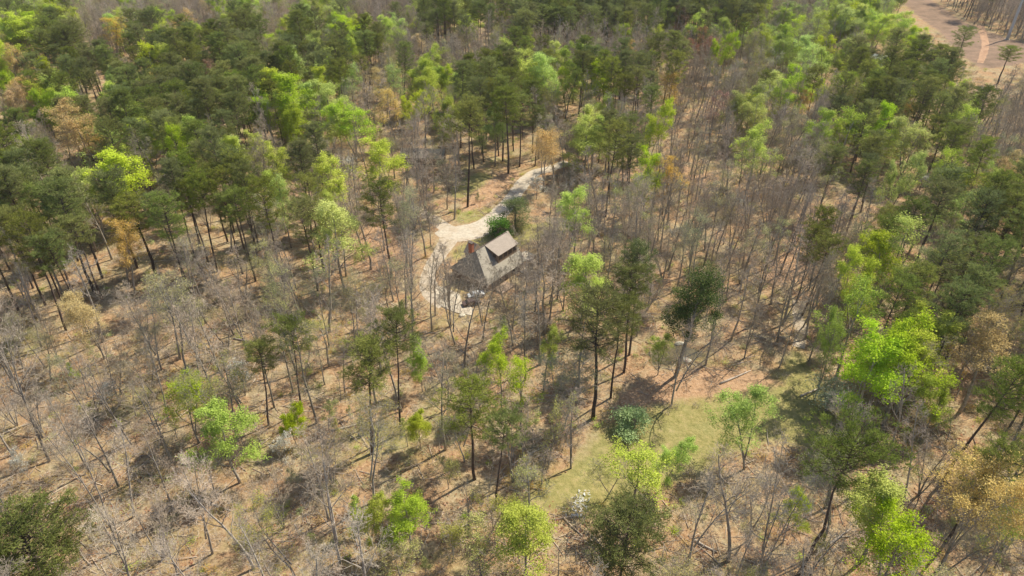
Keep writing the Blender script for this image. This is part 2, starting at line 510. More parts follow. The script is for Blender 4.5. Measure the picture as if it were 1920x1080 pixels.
M['brick'] = simple("red_brick", (0.42, 0.16, 0.09), 0.9, 0.35, 6)
M['steel'] = simple("galvanised_steel", (0.42, 0.45, 0.48), 0.5, 0.1, 1, 0.3)
M['stone'] = simple("pale_rock", (0.52, 0.48, 0.38), 0.95, 0.3, 2)
M['metalwhite'] = simple("white_enamel", (0.75, 0.75, 0.73), 0.5, 0.05, 2)
M['log'] = simple("bleached_log", (0.44, 0.37, 0.30), 0.95, 0.3, 1.5)
M['rubber'] = simple("dark_rubber", (0.03, 0.03, 0.03), 0.8, 0.1, 2)

house = bpy.data.objects.new("house", None); C.objects.link(house)
house.location = HOUSE_A; house.rotation_euler = (0, 0, HA)
# local frame: x along the ridge, y = -n (towards the back)
tag(house, "brown-shingled house with brick chimney among bare trees beside the driveway", "house")
RZ, EZ, HD = 9.0, 3.0, 6.4          # ridge height, eave height, half depth
SL = (RZ - EZ) / HD
def plate(mb, quad, th=0.22, mat=0):
    """thick roof plane from 3-4 top corners"""
    q = [Vector(p) for p in quad]
    nrm = (q[1] - q[0]).cross(q[2] - q[0]).normalized()
    if nrm.z < 0: q.reverse(); nrm = -nrm
    k = len(q)
    mb.add([tuple(p) for p in q] + [tuple(p - nrm * th) for p in q],
           [tuple(range(k)), tuple(range(2 * k - 1, k - 1, -1))] + [((i + 1) % k, i, k + i, k + (i + 1) % k) for i in range(k)], mat)
L0, L1 = 0.4, 15.6
R0 = 3.2                          # the ridge starts here, hip face to the left of it
OH = 0.5
w = MB()
y = HD
prof = [(-y, -0.3), (y, -0.3), (y, EZ - 0.30), (0, RZ - 0.30), (-y, EZ - 0.30)]
vs = [(L0 + 0.2, -y, -0.3), (L0 + 0.2, y, -0.3), (L0 + 0.2, y, EZ - 0.3), (R0 + 0.2, 0, RZ - 0.3), (L0 + 0.2, -y, EZ - 0.3)] + [(L1, p[0], p[1]) for p in prof]
w.add(vs, [(0, 4, 2, 1), (4, 3, 2), (5, 6, 7, 8, 9)] + [(i, (i + 1) % 5, 5 + (i + 1) % 5, 5 + i) for i in range(5)])
w.build("wall", M['wood'], house)
rf = MB()
ez = RZ - SL * (HD + OH)
plate(rf, [(R0, 0, RZ), (L1 + OH, 0, RZ), (L1 + OH, -(HD + OH), ez), (L0 - OH, -(HD + OH), ez)])
plate(rf, [(R0, 0, RZ), (L1 + OH, 0, RZ), (L1 + OH, HD + OH, ez), (L0 - OH, HD + OH, ez)])
plate(rf, [(R0, 0, RZ), (L0 - OH, -(HD + OH), ez), (L0 - OH, HD + OH, ez)])
mainroof = rf.build("roof", M['roof2'], house)
cap = MB(); cap.box((R0 + L1) / 2, 0, RZ + 0.02, L1 - R0 + OH, 0.3, 0.1)
cap.build("ridge_cap", M['trim'], mainroof)
# big shed dormer: a 7..15, out to n = 4.4
def dormer(a0, a1, nout, zf, ztop, over, lbl, wins):
    d = bpy.data.objects.new("dormer", None); C.objects.link(d); d.parent = house
    if lbl: d["label"] = lbl
    wm_ = MB()
    zb = RZ - SL * nout - 0.35
    def pz(n_): return ztop + (zf - ztop) * n_ / nout - 0.24
    vs = []
    for a in (a0, a1):
        vs += [(a, -0.2, RZ - 0.6), (a, -nout, zb), (a, -nout, pz(nout)), (a, -0.2, pz(0.2))]
    wm_.add(vs, [(0, 1, 2, 3), (4, 7, 6, 5), (0, 4, 5, 1), (1, 5, 6, 2), (2, 6, 7, 3), (3, 7, 4, 0)])
    wm_.build("wall", M['wood'], d)
    r_ = MB()
    zo = zf + (zf - ztop) * over / nout
    plate(r_, [(a0 - over, 0.0, ztop + 0.06), (a1 + over, 0.0, ztop + 0.06), (a1 + over, -(nout + over), zo), (a0 - over, -(nout + over), zo)], 0.2)
    r_.build("roof", M['roof'], d)
    for k in range(wins):
        cx = a0 + (a1 - a0) * (k + 0.5) / wins
        f_ = MB(); f_.box(cx, -nout - 0.03, (zb + 0.35 + zf) / 2 + 0.1, 1.3, 0.10, 1.25)
        fr = f_.build("window", M['trim'], d)
    if wins:
        f_ = MB(); f_.box(a0 - 0.03, -nout * 0.72, zf - 0.75, 0.10, 1.0, 1.1)
        f_.build("window", M['trim'], d)
    return d
dormer(7.1, 15.0, 4.4, 7.6, RZ, 0.4, "wide upper storey under a smooth brown roof", 4)
# ground-floor windows and door on the front and the gable end
for a in (2.6, 5.2, 11, 13.8):
    f_ = MB(); f_.box(a, -HD - 0.03, 1.6, 1.3, 0.10, 1.3); wfr = f_.build("window", M['trim'], house)
    f_ = MB(); f_.box(a, -HD - 0.09, 1.6, 1.1, 0.04, 1.1); f_.build("pane", M['glass'], wfr)
f_ = MB(); f_.box(8, -HD - 0.04, 1.05, 1.1, 0.12, 2.1); dr = f_.build("door", M['trim'], house)
f_ = MB(); f_.box(8.4, -HD - 0.13, 1.05, 0.08, 0.06, 0.12); f_.build("handle", M['steel'], dr)
for (yy, zz) in ((-2.2, 1.6), (2.2, 1.6), (0, 5.2)):
    f_ = MB(); f_.box(L1 + 0.03, yy, zz, 0.10, 1.2, 1.3); f_.build("window", M['trim'], house)
# chimney at the left gable, rear wing, right wing
f_ = MB(); f_.box(3.4, 1.7, 8.0, 0.9, 1.2, 5.2)
ch = f_.build("chimney", M['brick'], house)
f_ = MB(); f_.box(3.4, 1.7, 10.7, 1.1, 1.4, 0.2); f_.build("cap", M['trim'], ch)
def wing(a0, a1, y0, y1, ez_, rz_, along, lbl):
    d = bpy.data.objects.new("wing", None); C.objects.link(d); d.parent = house; d["label"] = lbl
    wm_, r_ = MB(), MB()
    if along:   # ridge along x
        ym = (y0 + y1) / 2; s = (rz_ - ez_) / ((y1 - y0) / 2)
        prof = [(y0, -0.3), (y1, -0.3), (y1, ez_ - 0.28), (ym, rz_ - 0.28), (y0, ez_ - 0.28)]
        vs = [(a0, p[0], p[1]) for p in prof] + [(a1, p[0], p[1]) for p in prof]
        e = 0.4
        plate(r_, [(a0, ym, rz_), (a1 + e, ym, rz_), (a1 + e, y0 - e, ez_ - s * e), (a0, y0 - e, ez_ - s * e)])
        plate(r_, [(a0, ym, rz_), (a1 + e, ym, rz_), (a1 + e, y1 + e, ez_ - s * e), (a0, y1 + e, ez_ - s * e)])
    else:
        xm = (a0 + a1) / 2; s = (rz_ - ez_) / ((a1 - a0) / 2)
        prof = [(a0, -0.3), (a1, -0.3), (a1, ez_ - 0.28), (xm, rz_ - 0.28), (a0, ez_ - 0.28)]
        vs = [(p[0], y0, p[1]) for p in prof] + [(p[0], y1, p[1]) for p in prof]
        e = 0.4
        plate(r_, [(xm, y0, rz_), (xm, y1 + e, rz_), (a0 - e, y1 + e, ez_ - s * e), (a0 - e, y0, ez_ - s * e)])
        plate(r_, [(xm, y0, rz_), (xm, y1 + e, rz_), (a1 + e, y1 + e, ez_ - s * e), (a1 + e, y0, ez_ - s * e)])
    wm_.add(vs, [(0, 4, 3, 2, 1), (5, 6, 7, 8, 9)] + [(i, (i + 1) % 5, 5 + (i + 1) % 5, 5 + i) for i in range(5)])
    wm_.build("wall", M['wood'], d)
    r_.build("roof", M['roof'], d)
wing(L1 + 0.1, 20.6, 0.8, 6.6, 3.2, 6.0, True, "lower roof at the far right end")
wing(9, 13, HD + 0.1, 9.2, 2.9, 5.2, False, "low rear roof behind the ridge")
f_ = MB()
f_.box(4.5, -8.5, 0.35, 5, 3.2, 0.14)
for a in (2.2, 6.8): f_.box(a, -9.9, 0.0, 0.18, 0.18, 0.54)
f_.build("deck", M['wood'], house)

# outbuilding half hidden behind the trees
ob = bpy.data.objects.new("outbuilding", None); C.objects.link(ob)
gxo, gyo = ground_at(795, 303); ob.location = (gxo, gyo, zg(gxo, gyo)); ob.rotation_euler = (0, 0, R(-4))
tag(ob, "long low grey-roofed outbuilding half hidden by bare trees behind the driveway", "outbuilding")
w = MB(); prof = [(-3.6, -0.6), (3.6, -0.6), (3.6, 2.7), (0, 4.5), (-3.6, 2.7)]
w.add([(-7.5, p[0], p[1]) for p in prof] + [(7.5, p[0], p[1]) for p in prof], [(0, 4, 3, 2, 1), (5, 6, 7, 8, 9)] + [(i, (i + 1) % 5, 5 + (i + 1) % 5, 5 + i) for i in range(5)])
w.build("wall", M['trim'], ob)
rf = MB(); s = 1.8 / 3.6
for sg in (-1, 1): plate(rf, [(-8, 0, 4.75), (8, 0, 4.75), (8, sg * 4.1, 4.75 - s * 4.1), (-8, sg * 4.1, 4.75 - s * 4.1)])
rf.build("roof", M['roof2'], ob)
for a in (-4.5, 0, 4.5):
    f_ = MB(); f_.box(a, -3.65, 1.4, 2.4, 0.12, 2.2); f_.build("door", M['wood'], ob)

# white roofs glimpsed through the trees far off
def cabin(px_, py_, rot, sx, sy, label):
    o = bpy.data.objects.new("cabin", None); C.objects.link(o)
    gx_, gy_ = ground_at(px_, py_); o.location = (gx_, gy_, zg(gx_, gy_)); o.rotation_euler = (0, 0, rot)
    tag(o, label, "cabin", "pale cabins glimpsed through the far trees")
    w = MB(); hy = sy / 2
    prof = [(-hy, -0.6), (hy, -0.6), (hy, 2.8), (0, 4.4), (-hy, 2.8)]
    w.add([(-sx/2, p[0], p[1]) for p in prof] + [(sx/2, p[0], p[1]) for p in prof], [(0, 4, 3, 2, 1), (5, 6, 7, 8, 9)] + [(i, (i + 1) % 5, 5 + (i + 1) % 5, 5 + i) for i in range(5)])
    w.build("wall", M['metalwhite'], o)
    r_ = MB(); s = 1.6 / hy
    for sg in (-1, 1): plate(r_, [(-sx/2-.4, 0, 4.6), (sx/2+.4, 0, 4.6), (sx/2+.4, sg*(hy+.4), 4.6 - s*(hy+.4)), (-sx/2-.4, sg*(hy+.4), 4.6 - s*(hy+.4))])
    r_.build("roof", M['metalwhite'], o)
    f_ = MB(); f_.box(0, -hy - 0.03, 1.2, 1.1, 0.1, 2.1); f_.build("door", M['trim'], o)
cabin(686, 92, R(20), 9, 6, "white cabin glimpsed between dark pines at the top, left of centre")
cabin(1640, 118, R(-30), 9, 6, "white cabin glimpsed under the lime trees near the cleared strip")

# transmission pole in the clear-cut
def power_pole(px_, py_, h):
    o = bpy.data.objects.new("power_pole", None); C.objects.link(o)
    gx_, gy_ = ground_at(px_, py_); o.location = (gx_, gy_, zg(gx_, gy_)); o.rotation_euler = (0, 0, R(35))
    tag(o, "tall grey steel power pole standing in the cleared strip, top right", "power pole")
    m = MB(); m.tube([Vector((0, 0, z)) for z in np.linspace(-0.5, h, 8)], list(np.linspace(0.85, 0.38, 8)), 12); m.build("mast", M['steel'], o, True)
    m = MB(); m.tube([Vector((0, 0, -0.4)), Vector((0, 0, 0.3))], [1.5, 1.4], 12); m.build("footing", M['slab'], o)
    for z in (h - 2, h - 6.5, h - 11):
        a = MB(); a.tube([Vector((-4.2, 0, z + 0.5)), Vector((0, 0, z)), Vector((4.2, 0, z + 0.5))], [0.12, 0.25, 0.12], 6); arm = a.build("crossarm", M['steel'], o)
        for sx in (-4.0, 4.0):
            k = MB(); k.tube([Vector((sx, 0, z + 0.4)), Vector((sx, 0, z - 1.6))], [0.1, 0.13], 6); k.build("insulator", M['trim'], arm)
power_pole(1888, 75, 36)

# cars half hidden beside the pad
def car(px_, py_, rot, col, label):
    o = bpy.data.objects.new("parked_car", None); C.objects.link(o)
    gx_, gy_ = ground_at(px_, py_); o.location = (gx_, gy_, zg(gx_, gy_) + 0.02); o.rotation_euler = (0, 0, rot)
    tag(o, label, "car")
    paint = simple("car_paint", col, 0.35, 0.05, 1)
    prof = [(-2.25, 0.35), (-2.25, 0.85), (-1.5, 0.95), (-1.0, 1.42), (0.7, 1.45), (1.25, 1.0), (2.2, 0.82), (2.3, 0.35)]
    def extr(mb, pr, hw, tw=None):
        k = len(pr)
        vs = [(p[0], -(hw if p[1] < 1.1 else tw or hw), p[1]) for p in pr] + [(p[0], (hw if p[1] < 1.1 else tw or hw), p[1]) for p in pr]
        mb.add(vs, [tuple(range(k)), tuple(range(2 * k - 1, k - 1, -1))] + [((i + 1) % k, i, k + i, k + (i + 1) % k) for i in range(k)])
    m = MB(); extr(m, prof, 0.9, 0.68); body = m.build("body", paint, o)
    for nm_, q_ in (("windscreen", [(1.22, -0.66, 1.03), (1.22, 0.66, 1.03), (0.76, 0.58, 1.44), (0.76, -0.58, 1.44)]),
                    ("rear_window", [(-1.06, -0.58, 1.40), (-1.06, 0.58, 1.40), (-1.47, 0.66, 0.99), (-1.47, -0.66, 0.99)])):
        g_ = MB(); g_.add([(v[0] * 1.02, v[1], v[2] + 0.012) for v in q_], [(0, 1, 2, 3)]); g_.build(nm_, M['glass'], body)
    for sx in (-1.4, 1.45):
        for sy in (-0.88, 0.88):
            k = MB(); k.tube([Vector((sx, sy - 0.11, 0.34)), Vector((sx, sy + 0.11, 0.34))], [0.34, 0.34], 12); k.build("wheel", M['rubber'], o)
car(884, 571, R(20), (0.10, 0.065, 0.05), "dark brown car parked at the right edge of the concrete pad")
car(893, 556, R(20), (0.55, 0.57, 0.57), "silver-white car parked under bare branches in front of the house")

# ------------------------------------------------------------------ tree making
def rot_about(d, ang, az):
    a = d.orthogonal().normalized(); b = d.cross(a)
    return (d * math.cos(ang) + (a * math.cos(az) + b * math.sin(az)) * math.sin(ang)).normalized()

def skeleton(rg, H, spread=1.0, base=0.45, levels=4, nl=11, fork=None, up=0.35, lean=0.0, fine=3):
    """branches as (points, radii, level), tips of the last two levels"""
    br, tips = [], []
    def grow(p, d, ln, r, lv):
        n = 7 if lv == 0 else (5 if lv == 1 else (3 if lv == 2 else 2))
        pts, rad = [p.copy()], [r]
        q = p.copy(); dd = d.copy()
        wob = (0.06, 0.16, 0.22, 0.3, 0.35)[lv]
        for i in range(n):
            dd = (dd + Vector((rg.gauss(0, wob), rg.gauss(0, wob), rg.gauss(0, wob * 0.6) + (up * 0.22 if lv else 0.05)))).normalized()
            q = q + dd * (ln / n)
            pts.append(q.copy())
            e = (0.12 if lv else 0.22)
            rad.append(r * (1 - (1 - e) * ((i + 1) / n) ** (0.8 if lv == 0 else 1)))
        br.append((pts, rad, lv))
        if lv >= levels:
            tips.append((pts[-1], dd, lv)); tips.append((pts[-2] * 0.5 + pts[-1] * 0.5, dd, lv)); return
        if lv == 0: cnt, t0 = nl, base
        elif lv == 1: cnt, t0 = 7, 0.25
        elif lv == 2: cnt, t0 = 5, 0.15
        else: cnt, t0 = fine, 0.15
        az = rg.uniform(0, 6.28)
        for k in range(cnt):
            t = t0 + (1 - t0) * (k + rg.uniform(0.1, 0.9)) / cnt
            t = min(t, 0.98)
            x = t * n; i = min(int(x), n - 1); f = x - i
            pp = pts[i].lerp(pts[i + 1], f); rr = rad[i] * (1 - f) + rad[i + 1] * f
            az += 2.4 + rg.uniform(-0.5, 0.5)
            if lv == 0:
                ang = R(rg.uniform(38, 62) * (1 - 0.45 * (t - t0) / (1 - t0)))
                cl = H * 0.33 * spread * (1.0 - 0.55 * (t - t0) / (1 - t0)) * rg.uniform(0.7, 1.15)
                cr = rr * rg.uniform(0.45, 0.62)
            else:
                ang = R(rg.uniform(28, 58))
                cl = ln * (0.50 if lv == 1 else 0.52) * (1.15 - 0.5 * t) * rg.uniform(0.7, 1.2)
                cr = rr * 0.55
            dl = (pts[i + 1] - pts[i]).normalized()
            grow(pp, rot_about(dl, ang, az), cl, max(cr, 0.010), lv + 1)
    r0 = H * 0.0118
    ld = Vector((lean, 0, 1)).normalized()
    grow(Vector((0, 0, -0.5)), ld, H * 0.93, r0, 0)
    if fork:
        for k in range(fork):
            grow(Vector((0, 0, -0.4 if fork > 1 else H * rg.uniform(0.12, 0.3))), rot_about(Vector((0, 0, 1)), R(rg.uniform(10, 20)), rg.uniform(0, 6.28)), H * 0.82, r0 * 0.75, 0)
    return br, tips

def branch_mb(br, lv_min, lv_max, kmap=(7, 5, 4, 3, 3), rmin=0.0):
    mb = MB()
    for pts, rad, lv in br:
        if lv_min <= lv <= lv_max:
            mb.tube(pts, [max(r, rmin) for r in rad], kmap[lv])
    return mb

def leaf_quads(rng, centers, size, jit, upbias=0.5, aspect=0.6):
    n = len(centers)
    c = centers + rng.normal(0, jit, (n, 3))
    nrm = rng.normal(0, 1, (n, 3)); nrm[:, 2] = np.abs(nrm[:, 2]) + upbias
    nrm /= np.linalg.norm(nrm, axis=1, keepdims=True)
    a = rng.normal(0, 1, (n, 3)); a -= nrm * (a * nrm).sum(1, keepdims=True)
    a /= np.linalg.norm(a, axis=1, keepdims=True)
    b = np.cross(nrm, a)
    s = size * rng.uniform(0.6, 1.35, (n, 1))
    a, b = a * s * 0.5, b * s * 0.5 * aspect
    return np.stack([c - a, c - b * 0.9 + a * 0.1, c + a, c + b], 1)

def needle_quads(rng, centers, dirs, ln, wd, spread=0.8):
    n = len(centers)
    d = dirs + rng.normal(0, spread, (n, 3)); d[:, 2] += 0.25
    d /= np.linalg.norm(d, axis=1, keepdims=True)
    s = np.cross(d, rng.normal(0, 1, (n, 3))); s /= np.linalg.norm(s, axis=1, keepdims=True)
    L = ln * rng.uniform(0.6, 1.3, (n, 1)); w = wd * s
    p = centers
    return np.stack([p - w * 0.5, p + w * 0.5, p + d * L + w * 0.25, p + d * L - w * 0.25], 1)

PROTO = {}     # kind -> list of (trunk mesh, crown mesh, height, crown_radius)
def ext(P):    # 90th percentile radius
    q = P.reshape(-1, 3)
    return float(np.percentile(np.hypot(q[:, 0], q[:, 1]), 90))
def add_proto(kind, trunk, crown, H, rad): PROTO.setdefault(kind, []).append((trunk, crown, H, rad))
def v_arr(mb): return np.array(mb.v)

def make_bare(seed, H, spread, base, twig='twig', fork=None, levels=4, nl=11, lean=0.0, fine=2):
    rg = random.Random(seed)
    br, tips = skeleton(rg, H, spread, base, levels, nl, fork, lean=lean, fine=fine)
    t = branch_mb(br, 0, 1)
    c = branch_mb(br, 2, 4, rmin=0.017)
    add_proto('bare', t.mesh("bare_trunk", [M['bark']], True), c.mesh("bare_crown", [M[twig]]), H, ext(v_arr(c)))
def make_leafed(kind, seed, H, spread, base, mat, per, size, jit, levels=4, nl=11, fork=None, keep=1.0, twig=3, clump=0.0, lean=0.0):
    rg = random.Random(seed); rng = np.random.default_rng(seed)
    br, tips = skeleton(rg, H, spread, base, levels, nl, fork, lean=lean)
    t = branch_mb(br, 0, twig, rmin=0.013)
    T = np.array([tuple(p) for p, d, lv in tips])
    if keep < 1:
        # leave out whole patches so that the crown has gaps
        ph = rng.uniform(0, 6.28, 3)
        f = np.sin(T[:, 0] * 1.1 + ph[0]) + np.sin(T[:, 1] * 1.2 + ph[1]) + np.sin(T[:, 2] * 1.3 + ph[2])
        T = T[f > np.quantile(f, 1 - keep)]
    cts = np.repeat(T, per, axis=0)
    Q = leaf_quads(rng, cts, size, jit)
    add_proto(kind, t.mesh(kind + "_trunk", [M['bark']], True), quads_mesh(kind + "_crown", Q, M[mat]), H, ext(Q))

def make_pine(seed, H, crownfrac, rad, nb=46, mat='pine', dens=1.0, bend=0.02):
    rg = random.Random(seed); rng = np.random.default_rng(seed)
    mb = MB(); pts, rr = [], []
    x = y = 0; n = 9
    for i in range(n + 1):
        z = -0.5 + (H - 0.6 + 0.5) * i / n
        pts.append(Vector((x, y, z))); rr.append(H * 0.0100 * (1 - 0.85 * (i / n) ** 1.2))
        x += rg.gauss(0, bend * H / 6); y += rg.gauss(0, bend * H / 6)
    mb.tube(pts, rr, 7)
    cen, dr = [], []
    z0 = H * (1 - crownfrac)
    az = 0
    for k in range(nb):
        t = (k + rg.random()) / nb
        z = z0 + (H - z0) * t ** 0.9
        x_ = (z + 0.5) / (H - 0.1) * n; i = min(int(x_), n - 1); f = min(1, x_ - i)
        p = pts[i].lerp(pts[i + 1], f)
        az += 2.4 + rg.uniform(-0.6, 0.6)
        prof = math.sin(math.pi * (0.16 + 0.78 * t)) ** 0.8
        L = rad * prof * rg.uniform(0.55, 1.2) + 0.3
        d = Vector((math.cos(az), math.sin(az), rg.uniform(-0.05, 0.25) + 0.6 * t))
        d.normalize()
        bp = [p]; q = p
        for s in range(4):
            d = (d + Vector((rg.gauss(0, .12), rg.gauss(0, .12), 0.10))).normalized()
            q = q + d * L / 4; bp.append(q)
        mb.tube(bp, [0.07, 0.055, 0.04, 0.03, 0.015], 4)
        for s in range(2, 5):
            sub = 2 if s < 4 else 3
            for e in range(sub):
                c = bp[s] + Vector((rg.gauss(0, .45), rg.gauss(0, .45), rg.gauss(0.1, .18)))
                mb.tube([bp[s - 1].lerp(bp[s], 0.5), c], [0.025, 0.012], 3)
                m_ = int(27 * dens)
                cen += [tuple(c + Vector((rg.gauss(0, .26), rg.gauss(0, .26), rg.gauss(0, .14)))) for _ in range(m_)]
                dr += [tuple(d)] * m_
    for k in range(rg.randint(2, 6)):   # dead stubs below the crown
        z = rg.uniform(H * 0.25, z0); a = rg.uniform(0, 6.28); x_ = (z + 0.5) / (H - 0.1) * n; i = min(int(x_), n - 1)
        p = pts[i].lerp(pts[i + 1], x_ - i); mb.tube([p, p + Vector((math.cos(a), math.sin(a), 0.2)) * rg.uniform(0.6, 1.8)], [0.04, 0.015], 3)
    Q = needle_quads(rng, np.array(cen), np.array(dr), 0.34, 0.075)
    add_proto('pine', mb.mesh("pine_trunk", [M['pinebark']], True), quads_mesh("pine_crown", Q, M[mat]), H, ext(Q))

def make_dense(kind, seed, H, rad, z0, mat, n=5200, size=0.3, trunk=True, flat=1.0, stems=1):
    """evergreen or shrub: leaf sprays over an uneven shell of lobes"""
    rg = random.Random(seed); rng = np.random.default_rng(seed)
    mb = MB()
    cen = []
    lobes = 34 if H > 6 else 16
    for k in range(lobes):
        t = rg.random()
        z = z0 + (H - z0) * (0.12 + 0.80 * t)
        prof = math.sin(math.pi * (0.15 + 0.75 * t)) ** 0.7
        a = rg.uniform(0, 6.28); rr = rad * prof * rg.uniform(0.25, 0.85)
        c = Vector((math.cos(a) * rr, math.sin(a) * rr, z)); lr = rad * rg.uniform(0.26, 0.46)
        root = Vector((rg.uniform(-.2, .2), rg.uniform(-.2, .2), max(0.1, z - rr * 0.9 - 0.6)))
        mb.tube([root, root.lerp(c, 0.5) + Vector((0, 0, .1)), c], [0.02 + H * 0.004, 0.03, 0.015], 4)
        u = rng.normal(0, 1, (n // lobes, 3)); u /= np.linalg.norm(u, axis=1, keepdims=True)
        r_ = lr * rng.uniform(0.35, 1.15, (len(u), 1)); r_ = r_ * np.array([1, 1, 0.75 * flat])
        cen.append(np.array(c) + u * r_)
    cen = np.concatenate(cen)
    cen[:, 2] = np.maximum(cen[:, 2], 0.12)
    Q = leaf_quads(rng, cen, size, 0.06, 0.3)
    for s in range(stems):
        dx, dy = (rg.uniform(-.5, .5), rg.uniform(-.5, .5)) if stems > 1 else (0, 0)
        mb.tube([Vector((dx * .3, dy * .3, -0.4)), Vector((dx, dy, H * 0.45)), Vector((dx * 1.5, dy * 1.5, H * 0.88))], [H * 0.014, H * 0.010, 0.03], 6)
    add_proto(kind, mb.mesh(kind + "_stem", [M['bark']], True), quads_mesh(kind + "_foliage", Q, M[mat]), H, ext(Q))

for i in range(6): make_pine(100 + i, 26 + (i % 3) * 1.5, (0.32, 0.42, 0.37, 0.31, 0.46, 0.40)[i], (4.0, 4.5, 3.7, 4.4, 4.9, 3.9)[i], 44 + 4 * (i % 3))
make_pine(106, 27, 0.25, 6.0, 50, bend=0.05)
make_pine(107, 18, 0.8, 5.0, 74, dens=1.2)
for i in range(7): make_bare(200 + i, (24, 22, 25, 21, 23, 18, 26)[i], (0.85, 1.0, 0.75, 1.1, 0.9, 1.0, 0.8)[i], (0.36, 0.3, 0.42, 0.26, 0.38, 0.25, 0.42)[i],
                             ('twig', 'twig', 'twig2', 'twig', 'twig2', 'twig', 'twig')[i], (None, 1, None, 1, None, 2, None)[i], lean=(0, .08, .03, 0, .06, 0, .1)[i], nl=(11, 9, 10, 9, 11, 7, 10)[i])
make_bare(207, 19, 1.15, 0.22, 'twig', 1, nl=10, fine=4)
make_bare(208, 22, 1.0, 0.28, 'twig2', None, nl=11, fine=4)
make_bare(209, 17, 0.8, 0.2, 'twig', 3, nl=7, lean=.06)
for i in range(5): make_leafed('budding', 300 + i, (23, 21, 24, 16, 19)[i], (0.95, 1.05, 0.85, 1.1, 1.0)[i], 0.4, 'bud', 2, 0.16, 0.24, nl=10, fork=(None, 1, None, 1, None)[i], keep=0.62, twig=4)
for i in range(6): make_leafed('leafy', 400 + i, (23, 25, 21, 19, 24, 16)[i], (1.0, 0.85, 1.05, 1.0, 0.95, 1.05)[i], (0.28, 0.34, 0.32, 0.25, 0.38, 0.25)[i], 'lime', (6, 5, 4, 5, 3, 5)[i], 0.26, 0.32, nl=11, fork=(None, None, 1, 1, None, 1)[i], keep=(0.95, 0.9, 0.72, 0.8, 0.7, 0.92)[i], twig=2, lean=(0, .05, .0, .08, 0, 0)[i])
for i in range(4): make_leafed('golden', 500 + i, (22, 20, 23, 18)[i], (1.0, 1.1, 0.95, 1.1)[i], 0.4, ('gold', 'orange', 'gold', 'gold')[i], 4, 0.21, 0.28, nl=11, fork=(None, 1, None, 1)[i], keep=0.85, twig=3)
for i in range(2): make_leafed('red', 600 + i, (20, 22)[i], 0.9, 0.4, 'red', 2, 0.19, 0.22, nl=11, keep=0.9, twig=3)
make_dense('evergreen', 700, 24, 4.2, 7, 'ever', 22000, 0.21)
make_dense('evergreen', 701, 14, 3.4, 1, 'ever', 9500, 0.2)
make_dense('evergreen', 702, 9, 2.8, 1, 'ever', 5200, 0.28)
make_dense('round_shrub', 710, 6.5, 3.0, 0.6, 'bright', 5200, 0.26)
make_dense('holly_shrub', 711, 4.5, 3.8, 0.2, 'holly', 5200, 0.28, stems=4, flat=0.8)
make_dense('holly_shrub', 712, 7.5, 4.2, 0.8, 'paleleaf', 4200, 0.26, stems=3)
for i in range(3): make_leafed('yellow', 730 + i, (9, 11, 8)[i], 1.35, 0.2, 'yellow', 1, 0.18, 0.2, levels=4, nl=8, fork=1, keep=0.7, twig=3)
for i in range(3): make_leafed('dogwood', 720 + i, (8, 7, 9)[i], 1.5, 0.25, 'white', 2, 0.20, 0.15, levels=3, nl=9, fork=1, keep=0.8, twig=3)

def proto_of(kind, rg=rnd, want=None):
    L = PROTO[kind]
    return L[want % len(L)] if want is not None else L[rg.randrange(min(len(L), 6) if kind == 'pine' else len(L))]

NAMES = {'pine': ('pine_tree', 'pine tree', 'pines standing in the forest'),
         'bare': ('bare_tree', 'bare tree', 'leafless trees standing in the forest'),
         'budding': ('budding_tree', 'budding tree', 'trees with a haze of olive buds'),
         'leafy': ('leafy_tree', 'leafy tree', 'lime-green trees in fresh leaf'),
         'golden': ('golden_tree', 'golden tree', 'trees covered in golden catkins'),
         'red': ('reddish_tree', 'reddish tree', 'trees with rusty red buds'),
         'evergreen': ('evergreen_tree', 'evergreen tree', 'dense dark evergreens'),
         'round_shrub': ('round_shrub', 'shrub', None), 'holly_shrub': ('holly_shrub', 'shrub', None),
         'yellow': ('yellow_green_tree', 'leafy tree', 'low yellow-green trees'),
         'dogwood': ('dogwood_tree', 'dogwood', 'dogwoods in white blossom')}

def plant_tree(kind, x, y, sxy, sz, rz, lean=(0.0, 0.0), pick=None, code=''):
    if kind == 'bare' and pick is None and code == 'b': pick = rnd.randrange(7)
    tr, cr, H, rad = proto_of(kind, rnd, pick)
    nm, cat, grp = NAMES[kind]
    root = bpy.data.objects.new(nm, None)
    root.empty_display_size = 0.5
    C.objects.link(root)
    # lean as a small rotation of the whole tree
    axis = Vector((-lean[1], lean[0], 0))
    ang = axis.length
    q = (Matrix.Rotation(ang, 4, axis.normalized()) if ang > 1e-4 else Matrix.Identity(4)) @ Matrix.Rotation(rz, 4, 'Z')
    root.rotation_euler = q.to_euler()
    root.location = (x, y, zg(x, y))
    root.scale = (sxy, sxy, sz)
    sh = kind in ('round_shrub', 'holly_shrub')
    for part, me in (("stem" if sh else "trunk", tr), ("foliage" if sh else "crown", cr)):
        o = bpy.data.objects.new(part, me)
        C.objects.link(o); o.parent = root
    tag(root, None, cat, grp)
    return root

